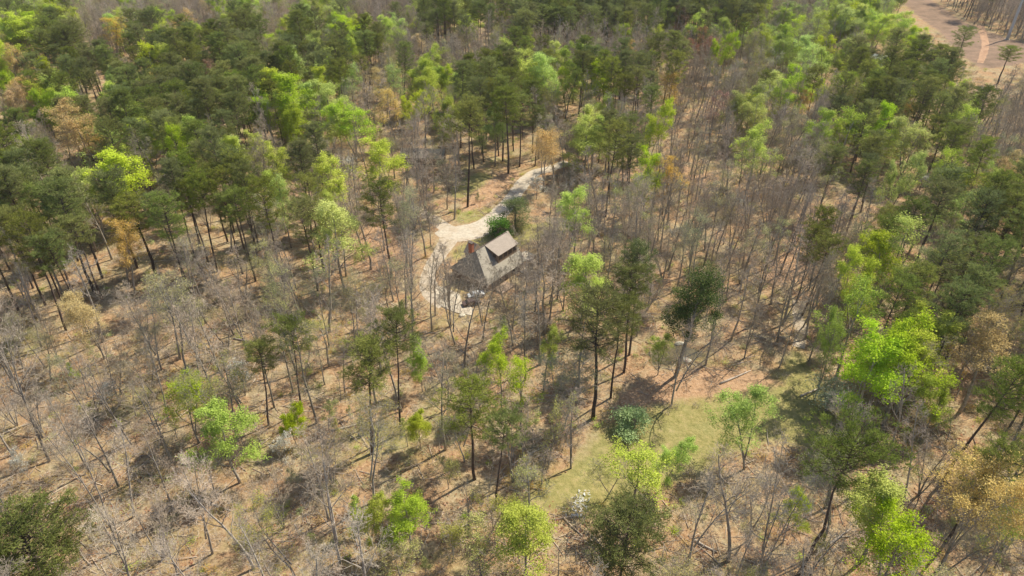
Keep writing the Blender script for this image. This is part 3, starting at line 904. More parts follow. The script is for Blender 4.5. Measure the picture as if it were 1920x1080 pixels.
# ------------------------------------------------------------------ trees one can pick out, each with its own place
# (kind, crown centre px, crown width px, height m, label, short name, base px or None, top px or None, variant)
A_ = []
def A(kind, c, w, h, label, ref, base=None, top=None, v=None): A_.append((kind, c, w, h, label, ref, base, top, v))
A('evergreen', (1322,560), 88, 27, "tall dark evergreen leaning right above the pond", "the dark evergreen by the pond", (1267,705), (1328,500), 0)
A('pine', (1140,650), 120, 27, "broad mid-green pine between the pond and the bare thicket", "the broad pine left of the pond", (1112,782), (1128,558), 1)
A('pine', (745,625), 74, 25, "tall pine with small rounded crown on a long bare trunk below the house", "the long-trunked pine", (752,812), (742,590), 3)
A('pine', (690,690), 92, 24, "olive pine with two tiers of branches left of the long-trunked pine", "the two-tiered olive pine", (697,852), (690,645), 2)
A('pine', (885,770), 112, 25, "wide olive pine standing lower centre below the house", "the wide olive pine", (890,898), (884,720), 4)
A('pine', (492,690), 60, 20, "small blue-green pine alone among bare trees, left of centre", "the small blue-green pine", (505,800), (488,650), 0)
A('pine', (1585,868), 160, 27, "flat-topped pine on a leaning trunk at the lower right", "the flat-topped leaning pine", (1490,1085), (1592,822), 6)
A('pine', (45,1000), 190, 15, "bushy yellow-green pine cut by the left edge near the bottom", "the bushy pine at bottom left", None, None, 7)
A('pine', (1175,1000), 150, 17, "dark bushy pine at the bottom edge right of centre", "the dark pine at the bottom", None, None, 7)
A('leafy', (985,1000), 130, 18, "bright green round-crowned tree at the bottom edge in the centre", "the bright tree at bottom centre", None, None, 0)
A('leafy', (1670,935), 130, 22, "yellow-lime tree beside the orange oak at the lower right", "the yellow-lime tree", None, None, 1)
A('leafy', (1690,1010), 150, 20, "lowest lime tree at the right below the yellow-lime one", "the lowest lime tree at right", None, None, 2)
A('golden', (1830,945), 165, 23, "orange-gold oak with wide domed crown at the lower right", "the orange-gold oak", None, None, 1)
A('leafy', (1398,790), 115, 15, "open lime tree with few white blossoms standing in the grassy clearing", "the lime tree in the clearing", (1395,880), (1398,745), 2)
A('leafy', (1195,880), 130, 16, "thin yellow-green tree at the foot of the grassy clearing", "the thin tree below the clearing", None, None, 4)
A('leafy', (1262,850), 66, 12, "small lime sapling crown at the lower edge of the grassy clearing", "the small lime sapling", None, None, 3)
A('leafy', (930,655), 66, 19, "bright lime tree just below the house and patio", "the lime tree below the house", (940,765), (930,628), 0)
A('leafy', (975,715), 78, 19, "lime tree with broken crown beside the broad pine", "the broken-crowned lime tree", None, None, 4)
A('leafy', (1022,650), 50, 17, "slim lime tree between the house and the broad pine", "the slim lime tree", None, None, 1)
A('leafy', (1092,512), 100, 22, "vivid green tree standing right of the house", "the vivid tree right of the house", (1090,608), (1100,478), 0)
A('budding', (1148,475), 60, 22, "olive budding tree just above the vivid tree right of the house", "the olive tree above the vivid one", None, None, 0)
A('budding', (1308,478), 85, 22, "olive budding tree behind the dark leaning evergreen", "the olive tree behind the evergreen", None, None, 1)
A('leafy', (1100,258), 82, 24, "bright lime tree above the driveway to the right", "the lime tree above the driveway", (1095,335), (1102,226), 0)
A('leafy', (1225,240), 62, 24, "double-crowned pale lime tree right of the driveway end", "the double-crowned lime tree", None, None, 3)
A('leafy', (1416,215), 52, 22, "lime tree alone in the bare upper woods right of centre", "the lone upper lime tree", None, None, 4)
A('leafy', (712,302), 92, 22, "bright green tree left of the grey-roofed outbuilding", "the tree by the outbuilding", None, None, 0)
A('leafy', (658,228), 95, 22, "green tree above and left of the outbuilding", "the green tree above the outbuilding", None, None, 2)
A('leafy', (546,190), 98, 29, "largest tall lime tree in the upper left woods", "the largest upper lime tree", None, None, 1)
A('leafy', (545,235), 60, 20, "darker green tree standing under the largest upper lime tree", "the tree under the largest lime", None, None, 5)
A('leafy', (822,222), 64, 24, "rounded yellow-lime tree above the driveway clearing", "the rounded lime tree above the drive", None, None, 1)
A('golden', (738,205), 62, 22, "golden oak wedged between lime trees above the outbuilding", "the golden oak above the outbuilding", None, None, 0)
A('golden', (712,165), 60, 22, "golden tree beside two lime trees in the upper middle woods", "the upper middle golden tree", None, None, 2)
A('bare', (695,190), 90, 23, "grey dome of a bare tree beside the golden oak", "the grey dome beside the golden oak", None, None, 3)
A('bare', (790,210), 70, 23, "tan bare tree between the golden oak and rounded lime tree", "the tan tree beside the golden oak", None, None, 1)
A('golden', (152,252), 98, 22, "deep golden domed oak at the upper left", "the domed golden oak", None, None, 1)
A('leafy', (252,322), 112, 26, "vivid lime tree with pointed crown on the left", "the vivid pointed lime tree", None, None, 1)
A('leafy', (347,308), 56, 24, "yellow-green tree right of the vivid pointed lime tree", "the tree right of the pointed lime", None, None, 3)
A('leafy', (527,372), 56, 22, "yellow-lime oval tree left of the dark double pine", "the oval yellow-lime tree", None, None, 0)
A('leafy', (628,432), 108, 26, "large bright green tree left of the driveway fork", "the large tree left of the fork", None, None, 0)
A('pine', (585,378), 72, 28, "dark blue-green pine above the large bright green tree", "the dark pine above the large tree", None, None, 4)
A('pine', (572,420), 64, 26, "dark pine tucked against the left of the large bright green tree", "the dark pine left of the large tree", None, None, 1)
A('golden', (222,468), 78, 20, "orange-tan tree at the edge of the left pines", "the orange-tan tree", None, None, 0)
A('golden', (160,590), 100, 18, "mustard-yellow tree among bare woods on the left", "the mustard tree", None, None, 3)
A('leafy', (345,752), 100, 16, "spreading yellow-lime tree in the lower left woods", "the spreading yellow-lime tree", None, None, 2)
A('leafy', (418,808), 110, 19, "vivid green tree right of the spreading yellow-lime tree", "the vivid tree at lower left", None, None, 0)
A('leafy', (1692,655), 132, 24, "wide vivid lime tree on the right above the shadowed pines", "the wide lime tree on the right", (1655,800), (1700,605), 0)
A('leafy', (1608,592), 112, 24, "lime tree beside the creek trail on the right", "the lime tree by the creek", None, None, 4)
A('leafy', (1668,490), 84, 25, "pointed lime tree above the creek trail", "the pointed lime tree above the creek", None, None, 1)
A('leafy', (1612,540), 80, 23, "lime tree tucked between creek trail and pointed lime tree", "the middle creek lime tree", None, None, 3)
A('golden', (1855,660), 130, 22, "pale gold tree at the right edge above the pines", "the pale gold tree at the right edge", None, None, 2)
A('pine', (1792,590), 92, 26, "dark green pine between the wide lime tree and pale gold tree", "the dark pine on the right", None, None, 4)
A('pine', (1185,292), 58, 25, "dark compact pine right of the lime tree above the driveway", "the compact pine above the drive", None, None, 1)
A('golden', (1020,282), 72, 20, "golden tree overhanging the far end of the driveway", "the golden tree over the driveway", None, None, 1)
A('round_shrub', (934,428), 44, 6.5, "round glossy green shrub between the driveway and the house roof", "the round shrub by the house", None, None, 0)
A('evergreen', (966,395), 52, 10, "dark feathery evergreen beside the driveway above the house", "the evergreen beside the driveway", None, None, 1)
A('dogwood', (1006,352), 32, 7, "white-blossomed dogwood beside the driveway behind the evergreen", "the dogwood by the driveway", None, None, 0)
A('holly_shrub', (1190,790), 74, 4.5, "blue-green spreading shrub alone in the grassy clearing", "the blue-green shrub", None, None, 0)
A('holly_shrub', (1558,745), 84, 8, "large whitish-green shrub at the right edge of the grassy clearing", "the whitish shrub", None, None, 1)
A("dogwood", (202,745), 40, 7, "small white dogwood beside the straight dark-trunked tree at left", "the dogwood at left", None, None, 1)
A("dogwood", (452,712), 46, 8, "white dogwood between the spreading lime tree and small blue-green pine", "the dogwood left of centre", None, None, 0)
A("dogwood", (530,845), 44, 7, "low white dogwood below the small blue-green pine, lower left", "the low dogwood", None, None, 2)
A("dogwood", (40,870), 30, 7, "little white dogwood above the bushy pine at the left edge", "the little dogwood", None, None, 1)
for k_, c_, w_, h_, l_, r_ in [
    ('budding', (600,595), 84, 19, "olive budding tree in the open woods left of the worn track", "the olive tree left of the track"),
    ('budding', (575,705), 104, 18, "wide pale olive tree above the low dogwood, left of centre", "the wide pale olive tree"),
    ('leafy', (545,785), 60, 11, "small yellow-lime tree right of the low white dogwood", "the small yellow-lime tree"),
    ('leafy', (780,775), 50, 13, "slim lime tree right behind the long-trunked pine's foot", "the slim lime by the long-trunked pine"),
    ('leafy', (785,655), 56, 16, "soft lime tree touching the right of the long-trunked pine", "the lime beside the long-trunked pine"),
    ('leafy', (690,970), 56, 12, "thin lime tree left of the lime by yellow brush", "the thin lime at the bottom"),
    ('budding', (1145,870), 60, 12, "thin olive tree on the near edge of the grassy clearing", "the thin olive tree"),
    ('leafy', (1490,955), 50, 12, "small lime tree between the vase-shaped bare tree and leaning pine", "the small lime by the leaning pine"),
    ('leafy', (1560,650), 56, 20, "lime tree lowest along the creek trail on its right", "the lowest creek lime tree"),
    ('leafy', (1765,735), 62, 18, "lime tree under the dark pine on the right slope", "the lime on the right slope"),
    ('leafy', (1905,975), 60, 20, "vivid green tree cut by the right edge beside the oak", "the vivid tree at the right edge"),
    ('leafy', (780,190), 48, 21, "lime tree just below the paired lime trees, upper middle", "the lime below the pair"),
    ('leafy', (445,290), 60, 22, "soft green tree in the pines left of the oval yellow-lime tree", "the soft green tree in the pines"),
    ('leafy', (1240,660), 40, 9, "little lime tree on the far bank of the pond", "the little lime by the pond"),
    ('budding', (60,640), 90, 15, "pale olive tree beside the large pale tree at the left edge", "the pale olive tree at the left edge")]:
    A(k_, c_, w_, h_, l_, r_)
for q in [((838,872),58,9,"small yellow-green tree right under the wide olive pine","the small yellow tree under the olive pine"),((925,948),84,10,"yellow-green tree touching the bright tree at bottom centre","the yellow tree by the bright one"),((845,1005),80,10,"yellow-green brushy tree left of the bright tree at bottom centre","the brushy yellow tree"),((745,1040),84,10,"yellow-green tree at the very bottom below the lime by yellow brush","the lowest yellow tree"),((1030,815),66,12,"olive-yellow tree at the left tip of the grassy clearing","the olive-yellow tree"),((900,1045),70,9,"yellow-green tree at the bottom edge left of the bright tree","the bottom yellow tree")]:
    A("yellow", q[0], q[1], q[2], q[3], q[4])
A('pine', (950,205), 56, 30, "tall pine whose shadow falls across the driveway bend", "the tall pine behind the driveway", (953,323), (948,165), 2)
A('pine', (884,215), 66, 32, "tall pine standing inside the driveway loop", "the tall pine in the driveway loop", (877,388), (886,172), 0)
A('leafy', (740,162), 56, 23, "lime tree left of the paired lime trees in the upper middle", "the lime left of the upper pair", None, None, 4)
A('leafy', (800,135), 72, 25, "upper tree of the paired lime trees in the upper middle", "the upper middle lime pair", None, None, 0)
A('leafy', (812,165), 70, 22, "lower tree of the paired lime trees in the upper middle", "the lower tree of the pair", None, None, 2)
A('leafy', (1035,150), 76, 25, "bright lime tree among pines at the upper centre", "the bright upper centre tree", None, None, 3)
A('leafy', (657,92), 38, 24, "small round lime tree beside the far white cabin", "the round lime by the far cabin", None, None, 0)
A('leafy', (282,112), 56, 24, "lime tree with forked crown inside the upper left pines", "the forked upper left lime tree", None, None, 4)
A('leafy', (212,165), 38, 22, "soft green tree inside the upper left pines", "the soft green upper left tree", None, None, 0)
A('leafy', (92,198), 54, 22, "lime tree above the deep golden domed oak", "the lime above the golden oak", None, None, 2)
A('golden', (202,65), 74, 22, "pale gold domed tree high in the upper left", "the high pale gold tree", None, None, 0)
A('golden', (350,42), 38, 22, "small tan-gold tree near the top edge, left", "the small tan-gold tree", None, None, 0)
A('leafy', (411,52), 38, 23, "slim lime tree beside the small tan-gold tree", "the slim lime near the top", None, None, 1)
A('leafy', (45,62), 78, 24, "broad soft lime tree in the upper left corner", "the corner lime tree", None, None, 0)
A('golden', (16,118), 52, 22, "pinkish-gold tree cut by the left edge near the top", "the gold tree at the left edge", None, None, 2)
A('golden', (20,200), 60, 20, "bright gold tree cut by the left edge below the pinkish one", "the lower gold tree at the left edge", None, None, 3)
A('red', (405,132), 42, 22, "rusty red tree among the upper left pines", "the rusty red tree", None, None, 0)
A('red', (1274,40), 40, 24, "dark rusty tree near the top edge right of centre", "the dark rusty tree", None, None, 1)
A('leafy', (1475,92), 62, 22, "lime tree left of the bare patch in the upper right", "the lime left of the upper bare patch", None, None, 2)
A('leafy', (1552,112), 44, 22, "narrow vivid lime tree right of the upper bare patch", "the narrow vivid lime tree", None, None, 1)
A('leafy', (1355,98), 50, 22, "lime tree beside a bare dome at the upper right of centre", "the lime beside the bare dome", None, None, 3)
A('leafy', (1585,40), 66, 24, "leftmost tall lime tree of the grove by the cleared strip", "the grove's left lime tree", None, None, 0)
A('leafy', (1640,48), 62, 24, "middle lime tree of the grove by the cleared strip", "the grove's middle lime tree", None, None, 1)
A('leafy', (1690,62), 56, 24, "lime tree at the cleared strip's near edge", "the lime at the strip's edge", None, None, 0)
A('leafy', (1722,92), 44, 22, "lime tree below the cleared strip beside two pines", "the lime below the strip", None, None, 1)
A('leafy', (1592,250), 92, 23, "wide pale lime tree below the dark upper right pines", "the wide pale lime tree", None, None, 4)
A('leafy', (1712,262), 90, 22, "wide lime tree right of the wide pale lime tree", "the wide lime further right", None, None, 2)
A('leafy', (1412,302), 66, 22, "soft lime tree in the bare woods above the right thicket", "the soft lime in bare woods", None, None, 4)
A('pine', (1808,75), 38, 22, "small pine standing at the edge of the cleared strip", "the small pine by the strip", None, None, 1)
A('pine', (1890,108), 36, 17, "pine alone in the cleared strip below the power pole", "the pine below the power pole", None, None, 2)
A('leafy', (1685,345), 60, 23, "lime tree above the shadowed pine stand on the right", "the lime above the right pines", None, None, 3)
A('leafy', (1762,330), 54, 23, "lime tree with flat crown among the right-hand pines", "the flat lime among right pines", None, None, 4)
A('leafy', (1850,362), 46, 23, "small vivid lime top poking out of the right-hand pines", "the vivid lime top at right", None, None, 0)
A('pine', (1560,312), 52, 22, "lone dark round pine in the bare woods right of centre", "the lone round dark pine", None, None, 1)
A('bare', (20,650), 120, 24, "large pale bare tree at the left edge, middle height", "the pale tree at the left edge", (92,862), (8,592), 1)
A('bare', (95,760), 110, 22, "large leaning grey bare tree in the lower left", "the leaning grey tree", (222,1030), (72,690), 3)
A('bare', (198,650), 72, 18, "bare tree with straight dark trunk on the left leaf litter", "the straight dark-trunked tree", (226,762), (190,612), 5)
A('bare', (620,930), 130, 20, "bare silvery tree with forked trunk near the bottom, left of centre", "the silvery forked tree", (638,1058), (612,850), 1)
A('bare', (1340,945), 140, 19, "bare pale-branched tree below the grassy clearing", "the pale bare tree below the clearing", (1292,1055), (1350,875), 3)
A('bare', (1455,890), 140, 20, "vase-shaped dense bare tree right of the pale-branched one", "the vase-shaped bare tree", (1425,1080), (1470,815), 5)
A('bare', (1800,1010), 140, 19, "bare grey tree below the orange-gold oak", "the bare tree below the oak", None, None, 3)
A('bare', (215,860), 90, 19, "bare tree with crooked pale limbs in the lower left", "the crooked-limbed tree", (249,968), (200,800), 6)
A('bare', (870,600), 80, 18, "bare tree rising in front of the concrete pad", "the bare tree before the pad", (869,692), (880,520), 0)
A('bare', (905,545), 90, 17, "dense-twigged bare tree veiling the middle of the house front", "the tree veiling the house", (905,640), (902,490), 7)
A('bare', (838,500), 74, 19, "multi-stemmed bare tree between the worn track and house", "the stems by the track", (845,612), (832,445), 9)
A('bare', (1012,520), 100, 18, "broad bare tree right of the house's lower roof", "the broad bare tree by the house", (1020,625), (1010,462), 8)
A('bare', (955,560), 84, 17, "bare tree in front of the house's near corner, right of the concrete pad", "the bare tree by the near corner", (962,648), (955,500), 7)
A('bare', (815,520), 60, 20, "first bare tree left of the house beside the worn track", "the bare tree by the worn track", (810,622), (808,462), 2)
A('bare', (1035,470), 80, 20, "bare tree right of the house's end landing", "the bare tree by the landing", (1030,600), (1030,420), 1)
A('leafy', (762,962), 92, 14, "lime tree near the bottom beside yellow-green brush", "the lime by the yellow brush", None, None, 0)
A('golden', (1270,170), 64, 22, "tan-gold tree in the upper bare woods right of centre", "the tan-gold upper tree", None, None, 0)
A('red', (1342,205), 52, 20, "salmon-tinted bare tree right of the tan-gold upper tree", "the salmon-tinted tree", None, None, 1)
A('pine', (110,95), 62, 26, "dark flat-layered pine in the upper left", "the layered pine", None, None, 0)
A('pine', (260,420), 84, 22, "yellow-green pine below the vivid pointed lime tree", "the pine below the pointed lime", None, None, 1)
A('pine', (1040,40), 46, 26, "dark pine near the top edge right of centre", "the dark pine near the top", None, None, 2)

KEEP = []
placed = []      # (x, y, crown radius)
ANCH = []        # (pixel x, pixel y, short name)
for kind, c, wpx, h, label, ref, base, top, v in A_:
    tr, cr, H, rad = proto_of(kind, rnd, v)
    cf = {'pine': 0.76, 'evergreen': 0.62, 'round_shrub': 0.5, 'holly_shrub': 0.5, 'dogwood': 0.6}.get(kind, 0.72)
    lean = (0, 0)
    if base and top:
        bx, by = ground_at(*base)
        u, w_ = (top[0] - 960) / FPX, (top[1] - 540) / FPX
        dirv = np.array([u, CT - w_ * ST, -(ST + w_ * CT)])
        # point of the sight line nearest to the vertical through the base
        dh = dirv[:2]
        t = (dh @ np.array([bx, by])) / (dh @ dh)
        P = np.array([0, 0, CAM_H]) + dirv * t
        h = max(8, min(34, P[2]))
        lx, ly = (P[0] - bx) / h, (P[1] - by) / h
        m_ = math.hypot(lx, ly)
        if m_ > 0.22: lx, ly = lx * 0.22 / m_, ly * 0.22 / m_
        lean = (lx, ly)
        x, y = bx, by
    else:
        x, y = ground_at(c[0], c[1], cf * h)
    d = project(x, y, cf * h)[2]
    wr = wpx / 2 / FPX * d
    o = plant_tree(kind, x, y, min(2.3, max(0.55, wr / rad)), h / H, rnd.uniform(0, 6.28), lean, v)
    o["label"] = label
    placed.append((x, y, wr * 0.85))
    KEEP.append((c[0], c[1], wpx, d, kind))
    ANCH.append((c[0], c[1], ref))

# ------------------------------------------------------------------ the rest of the forest, by what grows where
MAP = """GGBBgBBGBgGBBPPpPPPPPPPPBgGG..BB
GPPYPPPPgPGPBBBBPBBBBRBgGGGGGG..
YPPPGPPPPGPgGGPPGGPPPBBgGGPGPPgB
YGPPPPPPGGGYYGPPPBGBGBBGBBPPPPgB
BBYGGPPPggYGBgppYBGPBBBBBBGGGPBB
PPGPGGPPGPBGBBp..BBPBBBGBBPGGGPY
PPPPPPPPGPGBBB...BBBBBBBBBBPPGPP
PPPYPPPPPPGGBb...BBGBgBBBPBGPGPP
PPPPpBBBBBgGBb..BGGgBDBBBBPGGPPP
bbYBBBBBBggbbb..bBGPBDBBbbGPPPPB
BbbBbbbBgggbPbbGbbPPbbbBBbgGGYYP
BbbbbbbgPbgPbbbGGbPp...B..BGGgYY
bbbbbGgbggbpbgPPGBp...GG...PPPPP
bbbbbgGGbgbbbbPPgg.....G...pbbpP
bbbbbbGbbBBbbbpbgg....bBBbb..gPg
bbbbbbbbbBbggggbb.....BBBbgggYYg
bbbbbbbbBbbggggbb.....BBBbgggbYb
bbbbbbbbBbbbgggbbb...bBBBbbggbbb""".split("\n")
assert all(len(r) == 32 for r in MAP) and len(MAP) == 18
MIX = {'P': [('pine', .74), ('bare', .08), ('budding', .06), ('leafy', .11), ('golden', .01)],
       'p': [('pine', .45), ('bare', .45), ('budding', .10)],
       'B': [('bare', .80), ('budding', .15), ('pine', .015), ('leafy', .025), ('golden', .010)],
       'b': [('bare', .77), ('budding', .215), ('leafy', .01), ('golden', .005)],
       'g': [('budding', .45), ('leafy', .22), ('bare', .31), ('pine', .02)],
       'G': [('leafy', .60), ('budding', .20), ('pine', .08), ('bare', .12)],
       'Y': [('golden', .38), ('bare', .27), ('budding', .25), ('leafy', .10)],
       'R': [('red', .4), ('bare', .6)], 'D': [('bare', .8), ('pine', .2)], 'W': [('bare', .55), ('pine', .45)]}
SPACE = {'P': 4.9, 'p': 8.0, 'B': 4.7, 'b': 6.2, 'g': 5.4, 'G': 5.4, 'Y': 5.6, 'R': 5, 'D': 6.0, 'W': 4.6}
NOTREE = [(CLEARCUT, 2), (POND, 2.5), (HOUSE_POLY, 1.5), (GRASS[0], -3), (GRASS[1], 0), (GRASS[2], 0), (GRASS[3], -1), (GRASS[4], 0), (BANK, 0),
          (poly([(820,432),(850,418),(905,418),(940,380),(970,340),(1000,312),(1060,292),(1060,316),(1015,340),(960,408),(930,432),(860,455),(838,470),(822,520),(842,545),(890,572),(890,600),(830,590),(795,560),(788,510),(815,470)]), 0.6),
          (poly([(735,302),(835,300),(830,324),(735,328)]), 0)]
grid = {}
def near(x, y, r):
    gx_, gy_ = int(x // 8), int(y // 8)
    for i in range(gx_ - 1, gx_ + 2):
        for j in range(gy_ - 1, gy_ + 2):
            for (a, b, c) in grid.get((i, j), ()):
                if (a - x) ** 2 + (b - y) ** 2 < max(r, c) ** 2 * 0.999: return True
    return False
def put(x, y, r): grid.setdefault((int(x // 8), int(y // 8)), []).append((x, y, r))
for x, y, r in placed: put(x, y, min(r, 5) * 0.75)
cand = []
N_C = 60000
rngc = np.random.default_rng(11)
yy = rngc.uniform(38, 520, N_C)
hw = 0.80 * (yy * CT + CAM_H * ST) + 30
xx = rngc.uniform(-1, 1, N_C) * 470
m = np.abs(xx) < hw
xx, yy = xx[m], yy[m]
bad = np.zeros(len(xx), bool)
for P, mg in NOTREE: bad |= dist_poly(P, xx, yy) < mg
xx, yy = xx[~bad], yy[~bad]
trees = []
STRIP_VIEW = np.array([(1670,-20),(1700,5),(1760,55),(1795,92),(1850,122),(1940,124),(1940,84),(1885,66),(1800,30),(1740,-20)], float)
def hides(x, y, d, kind):
    """would this tree stand in front of one of the trees that the photograph shows whole?"""
    ax_, ay_, _ = project(x, y, 17)
    rw_ = {'pine': 4.4, 'bare': 1.5, 'budding': 2.4}.get(kind, 5.0) * FPX / d
    for cx, cy, w_, dd_, k_ in KEEP:
        if dd_ > d and abs(cx - ax_) < 200 and abs(cy - ay_) < 200:
            f = 0.30 if k_ in ('bare', 'pine') else 0.60
            if math.hypot(cx - ax_, (cy - ay_)) < w_ * f + rw_ * 0.60: return True
    if px_strip(x, y): return True
    if kind != 'bare':
        for h in (5, 10, 15, 20, 24):
            a, b, _ = project(x, y, h)
            if inside(HOUSE_VIEW, np.array([a]), np.array([b]))[0]: return True
    for V, fx in ((CLEAR_VIEW, 0.9), (DRIVE_VIEW, 0.6)):
        for h in (4, 9, 14, 19, 23):
            a, b, dq = project(x, y, h)
            if inside(V, np.array([a]), np.array([b]))[0]: return True
    return False
HOUSE_VIEW = np.array([(850,430),(1000,400),(1030,440),(1020,520),(960,620),(810,620),(780,500)], float)
CLEAR_VIEW = np.array([(1010,940),(1090,850),(1190,785),(1330,740),(1470,690),(1515,665),(1530,720),(1480,820),(1330,865),(1170,900),(1090,950)], float)
DRIVE_VIEW = np.array([(822,415),(846,455),(905,448),(945,425),(1000,332),(985,312),(905,318),(850,350),(862,405)], float)
def px_strip(x, y):
    for h in (3, 12, 21, 26):
        a, b, _ = project(x, y, h)
        if inside(STRIP_VIEW, np.array([a]), np.array([b]))[0]: return True
    return False
rt = random.Random(5)
for x, y in zip(xx, yy):
    # what grows here: look at where the crown would show
    px_, py_, d = project(x, y, 16)
    ci, cj = int(px_ // 60), int(py_ // 60)
    # blur the map a little
    ci = min(31, max(0, int((px_ + rt.gauss(0, 16)) // 60))); cj = min(17, max(0, int((py_ + rt.gauss(0, 12)) // 60)))
    code = MAP[cj][ci]
    if code == '.': continue
    if px_ > 1740 and py_ < 40 and x > 150: code = 'W'
    r = SPACE[code] * rt.uniform(0.85, 1.2)
    if y > 330: r *= 0.95
    if near(x, y, r): continue
    u, acc = rt.random(), 0
    for kind, pr in MIX[code]:
        acc += pr
        if u <= acc: break
    if kind == 'pine':
        a_, b_, _ = project(x, y, 20)
        if MAP[min(17, max(0, int(b_ // 60)))][min(31, max(0, int(a_ // 60)))] not in 'PpGgDWY' and rt.random() < 0.75: kind = 'bare'
    if kind == 'golden' and code != 'Y' and y < 170: kind = 'bare'
    if kind == 'pine' and code not in 'PpG' and y < 170: kind = 'bare'
    if kind == 'leafy' and code != 'G' and y < 160: kind = 'budding'
    if hides(x, y, d, kind): continue
    put(x, y, r * 0.9)
    trees.append((kind, float(x), float(y), d, code))
# understorey trees, shorter, between the tall ones
for x, y in zip(xx[::-1][:16000], yy[::-1][:16000]):
    px_, py_, d = project(x, y, 6)
    ci = min(31, max(0, int(px_ // 60))); cj = min(17, max(0, int(py_ // 60)))
    code = MAP[cj][ci]
    if code not in 'bBgGpYD' or near(x, y, 2.2): continue
    if px_strip(x, y) or inside(CLEAR_VIEW, np.array([px_]), np.array([py_]))[0]: continue
    if rt.random() > (0.35 if code in 'bg' else 0.22): continue
    put(x, y, 2.2)
    k = 'budding' if rt.random() < 0.35 else ('leafy' if rt.random() < 0.06 else ('dogwood' if rt.random() < 0.012 else 'bare'))
    trees.append((k + '_small' if k != 'dogwood' else k, float(x), float(y), d, code))
print("trees", len(trees))

# small variants for the understorey
def small(kind, seed, H, mat, per, size):
    rg = random.Random(seed); rng = np.random.default_rng(seed)
    br, tips = skeleton(rg, H, 0.8, 0.3, 3, 7, None, lean=0.03 * (seed % 4))
    br = [(p, [r * 1.1 for r in rr], lv) for p, rr, lv in br]
    t = branch_mb(br, 0, 1, rmin=0.015)
    if mat is None:
        c = branch_mb(br, 2, 3, rmin=0.012)
        add_proto(kind, t.mesh("bare_trunk", [M['bark']], True), c.mesh("bare_crown", [M['twig']]), H, ext(v_arr(c)))
    else:
        t = branch_mb(br, 0, 3, rmin=0.012)
        Q = leaf_quads(rng, np.repeat(np.array([tuple(p) for p, d, l in tips]), per, axis=0), size, 0.15)
        add_proto(kind, t.mesh("budding_trunk", [M['bark']], True), quads_mesh("budding_crown", Q, M[mat]), H, ext(Q))
for i in range(3): small('bare_small', 800 + i, (9, 11, 7)[i], None, 0, 0)
for i in range(3): small('budding_small', 810 + i, (8, 10, 6)[i], 'bud', 3, 0.16)
for i in range(2): small('leafy_small', 820 + i, (9, 7)[i], 'lime', 4, 0.2)
for k in ('bare', 'budding', 'leafy'):
    NAMES[k + '_small'] = NAMES[k]

# which of them become individual things: the 300 largest in view of each kind
def score(t):
    kind, x, y, d, code = t
    H = 22 if not kind.endswith('_small') else 8
    px_, py_, _ = project(x, y, H * 0.7)
    if not (-20 < px_ < 1940 and -15 < py_ < 1095): return -1
    return H / d
CAPS = {'pine': 300, 'bare': 300, 'leafy': 300, 'budding': 300, 'golden': 300, 'red': 300, 'dogwood': 300}
used = {}
for a in A_:
    used[a[0]] = used.get(a[0], 0) + 1
order = sorted(range(len(trees)), key=lambda i: -score(trees[i]))
single, mass = [], []
for i in order:
    k = trees[i][0].replace('_small', '')
    if score(trees[i]) > 0 and used.get(k, 0) < CAPS[k]:
        used[k] = used.get(k, 0) + 1
        single.append(trees[i])
    else: mass.append(trees[i])
print("single", len(single), "mass", len(mass), used)

def scale_for(kind, code='B'):
    if kind == 'pine': s = rt.uniform(0.80, 1.10)
    elif kind.endswith('_small') or kind == 'dogwood': s = rt.uniform(0.6, 1.25)
    else:
        s = rt.uniform(0.85, 1.16) if code == 'b' else rt.uniform(0.74, 1.12)
        return s * ((rt.uniform(0.72, 1.0) if code == 'b' else rt.uniform(0.85, 1.2)) if kind == 'bare' else (rt.uniform(0.9, 1.2) if kind == 'budding' else rt.uniform(1.15, 1.55))), s
    return s * rt.uniform(0.95, 1.2), s

LOOK = {'pine': ["dark green pine", "olive green pine", "tall pine"], 'bare': ["bare grey-brown tree", "leafless tree"],
        'budding': ["tree with olive buds"], 'leafy': ["lime-green tree"], 'golden': ["golden tree"], 'red': ["rusty tree"], 'dogwood': ["white-flecked dogwood"]}
ORD = ["", "second ", "third ", "fourth ", "fifth ", "sixth ", "seventh ", "eighth ", "ninth ", "tenth ", "eleventh ", "twelfth "]
def ordinal(n):
    if n < 12: return ORD[n]
    n += 1
    return "%d%s " % (n, "th" if 10 < n % 100 < 14 else {1: "st", 2: "nd", 3: "rd"}.get(n % 10, "th"))
DIRS = ["right of", "above and right of", "above", "above and left of", "left of", "below and left of", "below", "below and right of"]
EXTRA = [(910, 480, "the house"), (1280, 665, "the pond"), (868, 437, "the driveway fork"), (840, 560, "the concrete pad"), (795, 300, "the outbuilding"),
         (1888, 70, "the power pole"), (1500, 600, "the creek trail"), (1845, 85, "the red clay track")]
marks = ANCH + EXTRA
entries = []
for t in single:
    kind, x, y, d, code = t
    sxy, sz = scale_for(kind, code)
    o = plant_tree(kind, x, y, sxy, sz, rt.uniform(0, 6.28), (rt.gauss(0, .035), rt.gauss(0, .035)), None, code)
    H = 22 * sz if not kind.endswith('_small') else 7
    cx_, cy_, _ = project(x, y, H * 0.7)
    dd = sorted((math.hypot(cx_ - a, cy_ - b), a, b, nm) for a, b, nm in marks)[0]
    ang = math.degrees(math.atan2(-(cy_ - dd[2]), cx_ - dd[1])) % 360
    kk = kind.replace('_small', '')
    look = ("young " if kind.endswith('_small') else "") + LOOK[kk][0]
    entries.append((look, DIRS[int(((ang + 22.5) % 360) // 45)], dd[3], dd[0], o))
entries.sort(key=lambda e: e[3])
cnt = {}
